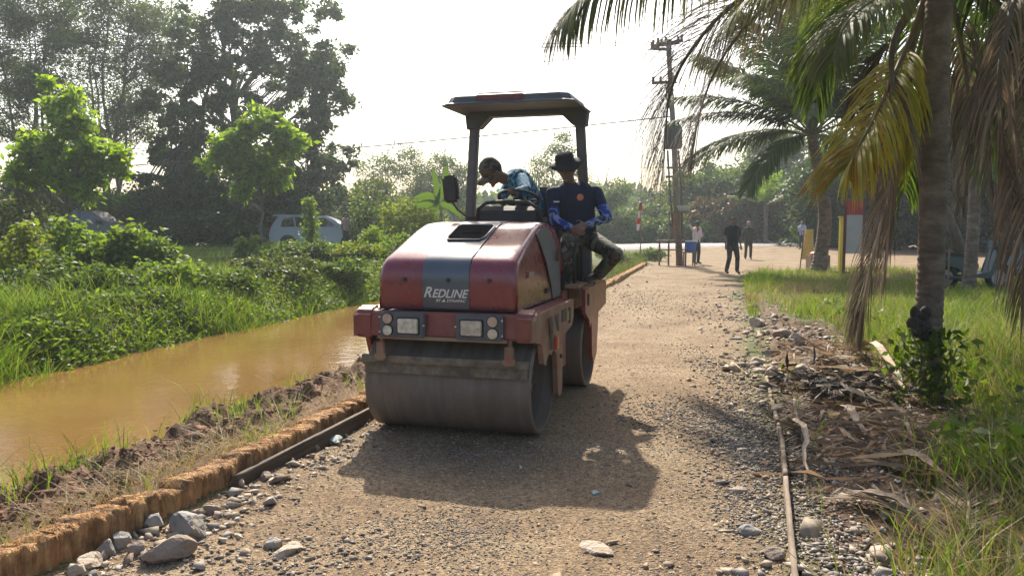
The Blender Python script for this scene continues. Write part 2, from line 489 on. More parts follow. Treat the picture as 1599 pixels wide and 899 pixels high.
def hull(seed):
    rr = np.random.default_rng(seed); b = bmesh.new()
    p = rr.normal(size=(8, 3)); p /= np.linalg.norm(p, axis=1, keepdims=True); p *= rr.uniform(.8, 1.1, (8, 1))
    for q in p: b.verts.new(q)
    bmesh.ops.convex_hull(b, input=b.verts[:]); bmesh.ops.delete(b, geom=[v for v in b.verts if not v.link_faces], context='VERTS')
    bmesh.ops.triangulate(b, faces=b.faces[:]); bmesh.ops.recalc_face_normals(b, faces=b.faces[:]); b.verts.index_update()
    v = np.array([x.co[:] for x in b.verts]); f = np.array([[q.index for q in x.verts] for x in b.faces]); b.free(); return v, f
HULLS = [hull(k) for k in range(24)]
def pebbles(P, S, name, m, label, bv=None, bf=None, sink=0.25, group=None):
    VV, FF, off = [], [], 0
    kind = RNG.integers(0, len(HULLS), len(P)) if bv is None else np.zeros(len(P), int)
    for h in np.unique(kind):
        s_ = kind == h; p_, q_ = P[s_], S[s_]; n = len(p_)
        b_v, b_f = HULLS[h] if bv is None else (bv, bf)
        jit = 1 + (RNG.uniform(-0.3, 0.3, size=(n, len(b_v), 1)) if bv is not None else 0)
        base = b_v[None] * jit * q_[:, None, None] * np.stack([RNG.uniform(0.8, 1.5, n), RNG.uniform(0.65, 1.1, n), RNG.uniform(0.35, 0.8, n)], -1)[:, None, :]
        yaw = RNG.uniform(0, 2 * np.pi, n); tilt = RNG.normal(0, 0.35, n)
        cy, sy, ct, st_ = np.cos(yaw), np.sin(yaw), np.cos(tilt), np.sin(tilt)
        x, y, z = base[..., 0], base[..., 1], base[..., 2]
        y, z = y * ct[:, None] - z * st_[:, None], y * st_[:, None] + z * ct[:, None]
        W = np.stack([x * cy[:, None] - y * sy[:, None], x * sy[:, None] + y * cy[:, None], z], -1) + p_[:, None, :]
        W[..., 2] += (q_ * (0.5 - sink))[:, None]
        VV.append(W.reshape(-1, 3)); FF.append((b_f[None] + (np.arange(n) * len(b_v))[:, None, None]).reshape(-1, 3) + off); off += n * len(b_v)
    o = link(name, nmesh(np.concatenate(VV), np.concatenate(FF)), m)
    return tag(o, label, None, group, "stuff")
M_grav = islandmat("mixed_gravel", [(0.14, 0.088, 0.055), (0.24, 0.165, 0.105), (0.19, 0.145, 0.10), (0.33, 0.25, 0.17), (0.22, 0.17, 0.125), (0.27, 0.18, 0.11), (0.46, 0.38, 0.29)])
M_grey = islandmat("grey_gravel", [(0.12, 0.098, 0.078), (0.22, 0.185, 0.15), (0.16, 0.13, 0.10), (0.33, 0.28, 0.22), (0.18, 0.16, 0.14)])
M_stone = islandmat("edge_stones", [(0.2, 0.145, 0.10), (0.30, 0.24, 0.18), (0.36, 0.28, 0.195), (0.2, 0.18, 0.16), (0.42, 0.35, 0.27)])
def scatter(n, y0, y1, xf, dens=None, pw=2.0):
    u = RNG.random(n); y = (y0 ** (1 - pw) + u * (y1 ** (1 - pw) - y0 ** (1 - pw))) ** (1 / (1 - pw))
    x = xf(y, RNG.random(n))
    if dens is not None:
        k = RNG.random(n) < dens(x, y); x, y = x[k], y[k]
    return np.stack([x, y, H(x, y)], -1)
road_x = lambda y, r: Lx(y) + (Rx(y) - Lx(y)) * r
P = scatter(120000, 2.6, 24, road_x, lambda x, y: 0.25 + 1.1 * np.clip(fbm(x, y, 1.4, 3, 40) + 0.25 + 0.4 * (np.abs((x - Lx(y)) / (Rx(y) - Lx(y)) - 0.45) > 0.33), 0, 1), 1.8)
S = RNG.gamma(1.5, 0.0021, len(P)) * (0.7 + 1.5 * (RNG.random(len(P)) < .04)) + 0.0022
k = S < 0.009
pebbles(P[k], S[k], "fine_gravel", M_grav, "small brown and grey gravel pressed into the road", OCT, OF, 0.5)
pebbles(P[~k], S[~k], "coarse_gravel", M_grav, "coarser loose stones scattered over the road", sink=0.5)
# grey crushed-stone patches
def patch(px, py, rx, ry, n, smin, smax):
    c = gp(px, py); a = RNG.normal(size=(n, 2)) * [rx, ry]
    x, y = c.x + a[:, 0], c.y + a[:, 1]
    return np.stack([x, y, H(x, y)], -1), RNG.uniform(smin, smax, n)
PP, SS = [], []
for a in [(720, 840, 0.22, 0.28, 1500, .003, .009), (650, 820, 0.4, 0.2, 900, .003, .009), (1130, 655, 0.35, 0.4, 2200, .004, .016), (1165, 700, 0.13, 0.4, 1500, .005, .018), (700, 715, 0.55, 0.25, 2500, .003, .009), (900, 700, 0.4, 0.25, 900, .003, .009),
          (1175, 800, 0.12, 0.4, 900, .004, .014), (1275, 830, 0.13, 0.5, 2200, .005, .017), (1255, 720, 0.09, 0.4, 1000, .005, .016), (450, 870, 0.3, 0.18, 400, .004, .018), (1000, 470, 0.8, 1.8, 1200, .006, .02), (1080, 640, .3, .3, 600, .004, .014), (1150, 600, .15, 1.2, 1200, .005, .018)]:
    p, s = patch(*a); PP.append(p); SS.append(s)
pebbles(np.concatenate(PP), np.concatenate(SS), "crushed_stone", M_grey, "patches of grey crushed stone on the road and its right edge", sink=0.2)
# stones lining both edges
def edge_pts(n, y0, y1, off, sd, left):
    u = RNG.random(n); y = (1 / y0 + u * (1 / y1 - 1 / y0)) ** -1
    e = Lx(y) if left else Rx(y)
    x = e + off + RNG.normal(0, sd, n)
    return np.stack([x, y, H(x, y)], -1)
P1 = edge_pts(260, 2.8, 7.5, 0.26, 0.1, True); P2 = edge_pts(1100, 3.0, 20, 0.35, 0.3, False); P3 = np.concatenate([edge_pts(260, 5.0, 16, -0.3, 0.25, False), edge_pts(500, 12, 27, 0.0, 0.4, False)]); P4 = edge_pts(400, 8, 36, 0.1, 0.4, True)
P5 = []
for px, py, sx, sy, n in ((1215, 525, .3, .9, 260), (1270, 550, .35, .6, 200), (1200, 580, .22, .5, 200), (1180, 500, .2, 1.2, 140), (1240, 600, .3, .35, 160), (1165, 470, .25, 1.5, 90)):
    c_ = gp(px, py); x = c_.x + RNG.normal(0, sx, n); y = c_.y + RNG.normal(0, sy, n); P5.append(np.stack([x, y, H(x, y)], -1))
P5 = np.concatenate(P5)
PA = np.concatenate([P1, P2, P3, P4])
pebbles(PA, RNG.gamma(2.0, 0.0065, len(PA)) + 0.007, "edge_stones", M_stone, "fist sized broken stones strewn along the road edges", sink=0.25)

pebbles(P5, RNG.gamma(1.5, 0.012, len(P5)) + 0.008, "rubble", M_stone, "tan broken stones heaped along the right road edge", sink=0.2)
def rock(px, py, s, m, label, z0=0.0, squash=0.7, rot=None, seed=0, grp=None):
    p = on(px, py); rr = random.Random(seed)
    b = bmesh.new(); bmesh.ops.create_icosphere(b, subdivisions=3, radius=1)
    planes = [(Vector((rr.gauss(0, 1), rr.gauss(0, 1), rr.gauss(0, 1))).normalized(), rr.uniform(0.55, 0.85)) for _ in range(11)]
    for v in b.verts:
        for n, d in planes:
            q = v.co.dot(n)
            if q > d: v.co -= n * (q - d)
        v.co *= 1 + rr.uniform(-0.022, 0.022)
        v.co = Vector((v.co.x * s[0], v.co.y * s[1], v.co.z * s[2]))
    bmesh.ops.rotate(b, verts=b.verts[:], cent=(0, 0, 0), matrix=Matrix.Rotation(rr.uniform(0, 6.28), 3, 'Z'))
    me = bpy.data.meshes.new("rock"); b.to_mesh(me); b.free()
    o = link("rock", me, m)
    me.polygons.foreach_set("use_smooth", [True] * len(me.polygons)); me.set_sharp_from_angle(angle=R(16))
    o.location = p + Vector((0, 0, s[2] * 0.45 + z0))
    tag(o, label, "rock", grp); return o
M_r1 = mat("blue_grey_rock", (0.17, 0.18, 0.18), (0.27, 0.27, 0.26), rough=0.85, scale=9, bump=0.03, bscale=26, dirt=(0.3, 0.22, 0.14), dirt_amt=0.6, dirt_scale=9)
M_r2 = mat("brown_rock", (0.20, 0.14, 0.095), (0.32, 0.24, 0.17), rough=0.9, scale=9, bump=0.03, bscale=26, dirt_scale=9, dirt=(0.16, 0.16, 0.16), dirt_amt=0.5)
M_r3 = mat("pale_rock", (0.34, 0.28, 0.22), (0.46, 0.40, 0.32), rough=0.9, scale=9, bump=0.03, bscale=26, dirt=(0.25, 0.16, 0.09), dirt_amt=0.6, dirt_scale=9)
LR = [(295, 835, .115, .085, .085, M_r1, "large blue-grey angular rock resting against the timber edging, biggest of the stones"),
      (262, 872, .13, .08, .07, M_r2, "large brown rock lying in front of the big blue-grey rock"),
      (192, 852, .055, .05, .055, M_r1, "rounded grey stone left of the big blue-grey rock under the edging"),
      (166, 868, .05, .04, .055, M_r1, "upright grey stone leaning on the orange edging, third from the frame corner"),
      (240, 822, .08, .06, .05, M_r1, "dark grey stone wedged behind the big blue-grey rock"),
      (140, 885, .075, .055, .045, M_r3, "pale grey flat stone near the bottom left corner"),
      (118, 896, .065, .05, .04, M_r3, "tan flat stone at the bottom edge, lowest left stone"),
      (215, 862, .05, .045, .04, M_r2, "small brown stone between rounded grey stone and brown rock"),
      (458, 712, .06, .04, .05, M_r1, "grey pointed stone against the dark board, left of the teal stone"),
      (490, 704, .06, .045, .04, M_r1, "grey squat stone against the dark board behind the pointed one"),
      (524, 692, .08, .05, .04, mat("teal_rock", (0.16, 0.25, 0.26), (0.27, 0.32, 0.31), rough=0.7, scale=6, bump=0.008), "teal tinted flat stone beside the drum's left end"),
      (415, 748, .05, .035, .035, M_r2, "small brown stone at the foot of the dark board"),
      (370, 757, .05, .04, .035, M_r3, "small pale stone close to the dark board"),
      (450, 862, .09, .06, .025, M_r3, "flat pale stone lying on the road, nearest the camera left"),
      (428, 852, .05, .045, .03, M_r1, "small grey stone beside the flat pale stone on the road"),
      (330, 800, .05, .04, .035, M_r2, "brown stone right of the big blue-grey rock"),
      (540, 668, .05, .04, .035, M_r3, "pale stone next to the drum's lower left corner")]
for i, (px, py, a, b, c, m, lb) in enumerate(LR): rock(px, py, (a, b, c), m, lb, seed=i + 3, grp="rocks along the left road edge")
P6 = np.concatenate([np.stack([Lx(y_) + np.abs(RNG.normal(.16, .12, len(y_))) + .02, y_, np.zeros(len(y_))], -1) for y_ in (RNG.uniform(2.9, 4.3, 160), RNG.uniform(4.3, 6.6, 120))])
P6[:, 2] = H(P6[:, 0], P6[:, 1])
pebbles(P6, RNG.gamma(2.0, .0075, len(P6)) + .006, "edge_rubble", M_stone, "small broken stones packed between the big rocks along the left edging", sink=.3)
RRk = [(1182, 508, .17, .12, .11, M_r3, "large tan rock at the grass corner, furthest of the right edge rocks"),
       (1218, 522, .14, .1, .08, M_r2, "brown low rock just past the large tan rock"),
       (1245, 535, .13, .1, .1, M_r3, "pale rounded rock in the middle of the right rubble"),
       (1275, 548, .1, .08, .07, M_r2, "brown rock at the right end of the rubble by the grass"),
       (1205, 548, .12, .09, .05, M_r1, "grey flat rock on the road side of the rubble"),
       (1180, 570, .1, .08, .06, M_r3, "pale blocky rock above the edge board's far end"),
       (1205, 585, .11, .08, .06, M_r3, "pale tilted rock beside the small green tuft"),
       (1225, 600, .1, .07, .06, M_r2, "brown rock below the small green tuft"),
       (1195, 610, .08, .06, .05, M_r1, "grey rock at the edge board's upper end"),
       (1150, 530, .08, .06, .03, M_r1, "grey flat stone lying on the road near the rubble"),
       (930, 858, .1, .06, .02, M_r3, "whitish flat stone pressed into the road, bottom centre"),
       (930, 771, .035, .025, .015, mat("blue_stone", (0.2, 0.27, 0.28), (0.3, 0.35, 0.35), rough=0.7), "tiny blue stone at the edge of the roller's shadow"),
       (1150, 768, .06, .04, .025, M_r3, "tan flat stone right of the roller's shadow corner"),
       (1172, 832, .06, .05, .03, M_r1, "dark grey stone against the edge board's near half"),
       (1210, 870, .06, .05, .035, M_r2, "rusty brown stone at the bottom beside the edge board")]
for i, (px, py, a, b, c, m, lb) in enumerate(RRk): rock(px, py, (a, b, c), m, lb, seed=i + 60, grp="rocks along the right road edge")

# ============================================================ ROAD EDGING
def rough_beam(name, y0, y1, off, w, h, z0, m, label, cat, n, seed, xf, amp, step_amp):
    rr = np.random.default_rng(seed)
    ys = np.linspace(y0, y1, n); vs, fs = [], []
    K = [(-.5, 0), (-.5, .5), (-.44, .97), (-.1, 1.0), (.3, 1.0), (.46, .96), (.5, .85), (.49, .45), (.5, 0)]
    st_ = np.concatenate([np.full(rr.integers(2, 9), rr.normal()) for _ in range(n)])[:n]; st2 = np.concatenate([np.full(rr.integers(2, 11), rr.normal()) for _ in range(n)])[:n]
    for i, y in enumerate(ys):
        e = float(xf(y)) + off; zb = z0
        for j, (a, b) in enumerate(K):
            j1 = rr.normal(0, amp, 3)
            vs.append((e + a * w + j1[0] + st_[i] * step_amp * (0.6 if b > 0 else 0), y + j1[1] * 0.5, zb + b * h + (j1[2] * 0.8 + st2[i] * step_amp * 0.8) * (b > 0.2)))
    k = len(K)
    for i in range(n - 1):
        for j in range(k - 1):
            a = i * k + j; fs.append((a, a + 1, a + k + 1, a + k))
    me = nmesh(vs, fs); bm = bmesh.new(); bm.from_mesh(me)
    bm.verts.ensure_lookup_table()
    bm.faces.new([bm.verts[j] for j in range(k)]); bm.faces.new([bm.verts[(n - 1) * k + j] for j in reversed(range(k))])
    bmesh.ops.recalc_face_normals(bm, faces=bm.faces[:]); bm.to_mesh(me); bm.free()
    return tag(link(name, me, m), label, cat)
M_fibre = mat("split_coconut_timber", (0.36, 0.165, 0.055), (0.62, 0.37, 0.16), rough=0.9, scale=12, bump=0.03, bscale=45, detail=10, dirt=(0.10, 0.05, 0.025), dirt_amt=0.7, dirt_scale=9, stretch=(2.5, 2.5, 0.35))
M_board = mat("dark_board", (0.045, 0.032, 0.022), (0.11, 0.075, 0.05), rough=0.8, scale=7, bump=0.004, stretch=(1, 0.15, 4))  # dark brown board, streaked along its length
rough_beam("timber_edging", 2.3, 6.9, -0.09, 0.15, 0.20, -0.05, M_fibre, "rough orange split coconut log edging along the left of the road up to the drum", "edging", 420, 5, Lx, 0.006, 0.012)
rough_beam("timber_edging", 9.5, 30.0, -0.08, 0.18, 0.16, -0.06, M_fibre, "weathered orange log edging with soil beyond the roller, running to the junction", "edging", 400, 6, Lx, 0.012, 0.018)
rough_beam("edging_board", 4.3, 7.0, 0.03, 0.035, 0.12, -0.03, M_board, "dark board standing in front of the orange log edging", "board", 40, 7, Lx, 0.001, 0.001)
M_board2 = mat("grey_brown_board", (0.15, 0.11, 0.075), (0.26, 0.2, 0.145), rough=0.85, scale=8, bump=0.004, stretch=(1, 0.2, 3), dirt=(0.1, 0.06, 0.04), dirt_amt=0.5)
for (y0, y1, lb) in ((2.4, 4.38, "grey brown edge board on the right of the road, nearest length"), (4.42, 5.6, "grey brown edge board on the right, middle length beside the crushed stone"), (5.65, 7.4, "worn edge board on the right, far length half buried under rubble")):
    rough_beam("edging_board", y0, y1, 0.03, 0.028, 0.115, -0.05, M_board2, lb, "board", 26, int(y0 * 10), Rx, 0.001, 0.001)
# ============================================================ ROAD ROLLER
TH = R(16.0)
RC = Vector((-0.362, 5.715, 0.0))
ROL = thing("road_roller", "maroon and grey tandem road roller with canopy standing on the gravel road", "road roller", RC, -TH)
RM = Matrix.Translation(RC) @ Matrix.Rotation(-TH, 4, 'Z')
M_red = mat("maroon_paint", (0.16, 0.006, 0.014), (0.20, 0.009, 0.02), rough=0.24, scale=2.5, coat=0.8, dirt=(0.22, 0.14, 0.11), dirt_amt=0.10, dirt_scale=4)
M_redd = mat("dusty_red_paint", (0.16, 0.014, 0.014), (0.20, 0.025, 0.022), rough=0.4, scale=5, coat=0.3, dirt=(0.28, 0.16, 0.10), dirt_amt=0.30, dirt_scale=9)
M_reddd = mat("mud_worn_red_paint", (0.24, 0.09, 0.06), (0.32, 0.19, 0.12), rough=0.75, scale=6, dirt=(0.22, 0.18, 0.09), dirt_amt=0.6, dirt_scale=14)
M_grp = mat("slate_grey_paint", (0.045, 0.06, 0.08), (0.055, 0.072, 0.095), rough=0.3, scale=3, coat=0.8, dirt=(0.2, 0.17, 0.15), dirt_amt=0.10, dirt_scale=4)
M_lamp = mat("grey_lamp_panel", (0.07, 0.085, 0.10), rough=0.5, dirt=(0.22, 0.18, 0.15), dirt_amt=0.3, dirt_scale=10)
M_blk = mat("black_plastic", (0.018, 0.018, 0.02), rough=0.55, dirt=(0.12, 0.1, 0.08), dirt_amt=0.25, dirt_scale=8)
M_rub = mat("black_rubber", (0.02, 0.02, 0.02), rough=0.8)
M_can = mat("dark_grey_canopy", (0.05, 0.06, 0.07), rough=0.5, dirt=(0.14, 0.13, 0.12), dirt_amt=0.3, dirt_scale=5)
M_post = mat("grey_post_paint", (0.085, 0.09, 0.10), rough=0.5, dirt=(0.2, 0.17, 0.15), dirt_amt=0.4, dirt_scale=7)
M_drum = mat("worn_drum_steel", (0.145, 0.118, 0.095), (0.215, 0.18, 0.15), rough=0.6, metal=0.35, scale=4, bump=0.0015, bscale=25, dirt=(0.20, 0.135, 0.09), dirt_amt=0.6, dirt_scale=2.2, stretch=(4, 0.5, 0.5))
M_mud = mat("muddy_steel", (0.15, 0.115, 0.075), (0.25, 0.20, 0.14), rough=0.9, scale=9, bump=0.008, bscale=30, dirt=(0.06, 0.05, 0.045), dirt_amt=0.6, dirt_scale=12)
M_glass = mat("clear_lens", (0.62, 0.60, 0.52), (0.36, 0.37, 0.36), rough=0.15, scale=25, metal=0.4, coat=1.0)
M_amber = mat("pale_amber_lens", (0.42, 0.28, 0.2), (0.5, 0.36, 0.28), rough=0.2, scale=20, coat=1.0)
M_white = mat("off_white_letters", (0.62, 0.60, 0.56), rough=0.6)
M_letd = mat("worn_letters", (0.5, 0.42, 0.34), (0.38, 0.28, 0.22), rough=0.8, scale=40)
M_vinyl = mat("black_seat_vinyl", (0.02, 0.021, 0.024), rough=0.45, bump=0.002, bscale=60)
M_orl = mat("orange_marker", (0.55, 0.10, 0.03), (0.35, 0.1, 0.05), rough=0.4, scale=14)

def lathe(name, prof, cx, m, parent, n=96, axis='X', angle=35):
    """prof: (along, radius)"""
    vs, fs = [], []
    for a, r in prof:
        for k in range(n):
            t = 2 * math.pi * k / n
            vs.append((a + cx[0], cx[1] + r * math.cos(t), cx[2] + r * math.sin(t)) if axis == 'X' else (cx[0] + r * math.cos(t), cx[1] + r * math.sin(t), cx[2] + a))
    for i in range(len(prof) - 1):
        for k in range(n):
            a, b = i * n + k, i * n + (k + 1) % n
            fs.append((a, b, b + n, a + n))
    me = nmesh(vs, fs); bm = bmesh.new(); bm.from_mesh(me); bmesh.ops.remove_doubles(bm, verts=bm.verts[:], dist=1e-5)
    bmesh.ops.recalc_face_normals(bm, faces=bm.faces[:]); bm.to_mesh(me); bm.free()
    o = link(name, me, m, parent, True); me.set_sharp_from_angle(angle=R(angle)); return o
def drum(v):
    d = lathe("drum", [(-.6, .31), (-.6, .338), (-.588, .35), (.588, .35), (.6, .338), (.6, .318), (.57, .312), (.43, .308)], (0, v, .35), M_drum, ROL)
    lathe("end_plate", [(.43, .3085), (.40, .30), (.40, .12), (.49, .115), (.50, .10), (.50, 0.0)], (0, v, .35), M_mud, d, n=48)
    lathe("end_plate", [(-.43, .3085), (-.40, .30), (-.40, .12), (-.49, .115), (-.50, .10), (-.50, 0.0)], (0, v, .35), M_mud, d, n=48)
    lathe("rim", [(-.6, .31), (-.57, .306), (-.43, .3085)], (0, v, .35), M_drum, d, n=64)
    mb = MB()
    for k in range(6):
        t = k * math.pi / 3
        mb.cyl((.512, v + .075 * math.cos(t), .35 + .075 * math.sin(t)), .011, .02, 'X', 8)
    mb.build("bolt_ring", M_mud, d)
    return d
drum(0.0); drum(1.75)
# scrapers and their hangers
mb = MB(); mb.box((0, -.375, .545), (1.19, .035, .05)); mb.box((0, -.362, .49), (1.17, .015, .09)); mb.build("scraper", M_mud, ROL)
for u in (-.45, .47):
    mb = MB(); mb.box((u, -.392, .60), (.062, .03, .13), bev=.006); mb.tube([(u, -.36, .72), (u, -.385, .62)], .016); mb.box((u, -.40, .565), (.085, .02, .035)); mb.build("scraper_bracket", M_reddd, ROL)
mb = MB(); mb.tube([(-.56, -.24, .69), (.56, -.24, .69)], .02); mb.box((0, -.1, .755), (1.14, .3, .02)); mb.build("sprinkler_bar", M_blk, ROL)
mb = MB(); mb.box((0, 2.13, .5), (1.19, .03, .06)); mb.build("scraper", M_mud, ROL)
# front frame
mb = MB(); mb.prism([(-.40, .705), (-.33, .705), (-.30, .875), (-.385, .875)], -.60, .60, 'X', bev=.012); mb.build("front_crossbeam", M_redd, ROL, angle=35)
mb = MB(); mb.box((0, -.405, .70), (.92, .03, .022)); mb.build("lower_lip", M_reddd, ROL)
side_poly = [(-.36, .875), (-.40, .84), (-.40, .70), (-.30, .68), (-.22, .66), (-.16, .52), (-.11, .50), (-.08, .54), (-.01, .57), (.05, .55), (.1, .575), (.17, .56), (.22, .54), (.27, .23), (.33, .20), (.41, .22), (.43, .60), (.50, .64), (.76, .68), (.82, .74), (.82, .88)]
for u0, u1, mm in ((.615, .65, M_reddd), (-.65, -.615, M_redd)):
    mb = MB(); mb.prism(side_poly, u0, u1, 'X'); o = mb.build("side_plate", mm, ROL)
    s = 1 if u0 > 0 else -1
    mb = MB(); mb.box((s * .653, .02, .755), (.008, .055, .13)); mb.box((s * .654, .66, .77), (.008, .06, .12)); mb.box((s * .652, .45, .79), (.008, .14, .09)); mb.build("cutout_shade", M_blk, o)  # raised black boxes stand in for the shade inside the plate's openings
    mb = MB(); mb.tube([(s * .67, -.1, .83), (s * .68, -.07, .74), (s * .67, -.04, .83)], .009); mb.tube([(s * .67, .1, .83), (s * .68, .13, .72), (s * .67, .16, .83)], .009); mb.tube([(s * .665, -.02, .8), (s * .67, -.02, .6)], .012, 6); mb.build("shackle", M_mud, o)
    mb = MB(); mb.box((s * .663, .15, .625), (.03, .07, .10), bev=.008); mb.build("marker_lamp", M_orl, o)
    MB().box((s * .652, .60, .77), (.006, .10, .07)).build("worn_sticker", mat("olive_sticker", (0.22, 0.19, 0.05), (0.28, 0.24, 0.1), rough=.7, scale=30) if "olive_sticker" not in bpy.data.materials else bpy.data.materials["olive_sticker"], o)
    mb = MB(); mb.cyl((s * .655, .34, .5), .016, .02, 'X', 12); mb.build("bolt", M_blk, o)
    # shoulder between beam and bonnet
    mb = MB(); mb.box((s * .575, .22, .865), (.13, 1.2, .035), bev=.012); mb.build("side_ledge", M_redd, ROL)
    mb = MB(); mb.prism([(-.40, .69), (-.30, .69), (-.25, .90), (-.33, .905), (-.40, .87)], s * .50 if s > 0 else -.648, .648 if s > 0 else -.50, 'X', bev=.022); mb.build("corner_guard", M_redd, ROL, angle=40)
mb = MB(); mb.box((0, .45, .82), (1.15, 1.25, .07)); mb.box((0, .6, .70), (.5, .9, .2)); mb.build("chassis", M_blk, ROL)
# lamp panels
for s in (-1, 1):
    mb = MB(); mb.box((s * .275, -.412, .788), (.325, .05, .168), bev=.008); p = mb.build("lamp_panel", M_lamp, ROL)
    uh, uc = s * .225, s * .385
    mb = MB(); mb.box((uh, -.438, .785), (.165, .02, .118), bev=.006); h = mb.build("headlight", M_blk, p)
    mb = MB(); mb.box((uh, -.449, .785), (.145, .012, .098), bev=.005); mb.build("headlight_lens", M_glass, p)
    for z, mm in ((.832, M_amber), (.752, M_glass)):
        mb = MB(); mb.cyl((uc - s * .012, -.442, z), .034, .03, 'Y', 24, bev=.004); mb.build("indicator_lamp", mm, p)
        mb = MB(); mb.cyl((uc - s * .012, -.439, z), .039, .02, 'Y', 24); mb.build("lamp_ring", M_blk, p)
    mb = MB()
    for du, dz in ((.05, .05), (.05, -.05), (-.272, 0)): mb.cyl((uc + s * du * (1 if du > 0 else 1), -.439, .79 + dz), .006, .008, 'Y', 8)
    mb.build("screw", M_white, p)
# bonnet
HB = .50
BP = [(-.30, .885), (-.315, 1.0), (-.315, 1.12), (-.30, 1.19), (-.25, 1.238), (.0, 1.33), (.28, 1.43), (.45, 1.475), (.65, 1.487), (.85, 1.478), (1.0, 1.44), (1.09, 1.36), (1.14, 1.2), (1.16, 1.0), (1.165, .885)]
def bonnet_grid(xs, off=0.0, taper=True):
    pts = []
    n = len(BP)
    for x in xs:
        row = []
        for i, (v, z) in enumerate(BP):
            a = Vector((BP[max(0, i - 1)][0], BP[max(0, i - 1)][1])); b_ = Vector((BP[min(n - 1, i + 1)][0], BP[min(n - 1, i + 1)][1]))
            t = (b_ - a).normalized(); nn = Vector((-t.y, t.x))
            row.append((x, v + nn.x * off, z + nn.y * off))
        pts.append(row)
    return pts
def bonnet_mesh():
    # cross profile: flat top, rounded shoulders, side walls slightly drawn in upwards
    K = [(0, 0)]
    cols = []
    us = [-.5, -.5, -.497, -.485, -.46, -.42, -.3, -.15, 0, .15, .3, .42, .46, .485, .497, .5, .5]
    cv, cz = .42, .885
    vs, fs = [], []
    nP = len(BP)
    for j, u in enumerate(us):
        inset = {0: 1.0, 1: .055, 2: .03, 3: .012, 4: .003, 5: 0}.get(min(j, len(us) - 1 - j), 0)
        for i, (v, z) in enumerate(BP):
            drawn = .035 * max(0, (z - 1.1) / .38)
            x = u * (1 - drawn / .5)
            if inset == 1.0:
                # side wall foot of the loop: collapse towards the base line
                vs.append((u, cv + (v - cv) * .98, .885)); continue
            vv = v + (cv - v) * inset * .9; zz = z - inset if z > 1.0 else z
            vs.append((x, vv, zz))
    for j in range(len(us) - 1):
        for i in range(nP - 1):
            a = j * nP + i; fs.append((a, a + 1, a + nP + 1, a + nP))
    return vs, fs
vs, fs = bonnet_mesh()
me = nmesh(vs, fs); bm = bmesh.new(); bm.from_mesh(me); bmesh.ops.remove_doubles(bm, verts=bm.verts[:], dist=1e-4)
bmesh.ops.dissolve_degenerate(bm, dist=1e-4, edges=bm.edges[:])
bmesh.ops.recalc_face_normals(bm, faces=bm.faces[:]); bm.to_mesh(me); bm.free()
BON = link("bonnet", me, M_red, ROL, True); me.set_sharp_from_angle(angle=R(50))
def strip(name, us, i0, i1, off, th, m, parent, smooth=True):
    vs, fs = [], []
    g0, g1 = bonnet_grid(us, off + th), bonnet_grid(us, off)
    L_ = i1 - i0 + 1
    for row in g0: vs += row[i0:i1 + 1]
    nb = len(vs)
    for row in g1: vs += row[i0:i1 + 1]
    nu = len(us)
    for j in range(nu - 1):
        for i in range(L_ - 1):
            a = j * L_ + i; fs.append((a, a + 1, a + L_ + 1, a + L_))
    for j in (0, nu - 1):
        for i in range(L_ - 1):
            a = j * L_ + i; fs.append((a, a + 1, nb + a + 1, nb + a))
    for i in (0, L_ - 1):
        for j in range(nu - 1):
            a = j * L_ + i; fs.append((a, a + L_, nb + a + L_, nb + a))
    me = nmesh(vs, fs); bm = bmesh.new(); bm.from_mesh(me); bmesh.ops.recalc_face_normals(bm, faces=bm.faces[:]); bm.to_mesh(me); bm.free()
    o = link(name, me, m, parent, True); me.set_sharp_from_angle(angle=R(50)); return o
strip("stripe", [-.168, 0, .168], 0, 8, .001, .005, M_grp, BON)
# air vent on the slope: raised lip, shaded inside painted as flat black
def slope_pt(u, v, off):
    for i in range(len(BP) - 1):
        if BP[i][0] <= v <= BP[i + 1][0] and i >= 3:
            t = (v - BP[i][0]) / (BP[i + 1][0] - BP[i][0]); dv, dz = BP[i + 1][0] - BP[i][0], BP[i + 1][1] - BP[i][1]
            L_ = math.hypot(dv, dz); return Vector((u, v - dz / L_ * off, BP[i][1] + dz * t + dv / L_ * off))
mb = MB()
q = [(-.115, .04), (.125, .04), (.15, .10), (.15, .33), (.12, .36), (-.11, .36), (-.135, .33), (-.135, .10)]
mb2 = bmesh.new(); vv = [mb2.verts.new(slope_pt(u, v, .014)) for u, v in q]; mb2.faces.new(vv); mb.add(mb2)
mb.build("vent", mat("vent_shade_black", (0.004, 0.004, 0.004), rough=0.95, spec=0.05), BON)
mb = MB(); loop = [slope_pt(u, v, .013) for u, v in q]; mb.tube(loop + [loop[0]], .008, 6, False); mb.build("vent_frame", M_grp, BON, smooth=True)
mb = MB()
for k in (2,):
    v = .09 + k * .055; mb.box(slope_pt(0.008, v, .017), (.13, .006, .004), Matrix.Rotation(R(-15), 3, 'X'))
mb.build("vent_slat", M_blk, BON)
for u in (-.30, 0.02, .31): MB().cyl((u, -.3185 if u != .02 else -.325, 1.09), .016, .012, 'Y', 20, bev=.003).build("latch", M_blk, BON)
mb = MB(); mb.tube([(-.49, -.306, .889), (.49, -.306, .889)], .007, 6); mb.build("front_seam", M_rub, BON)
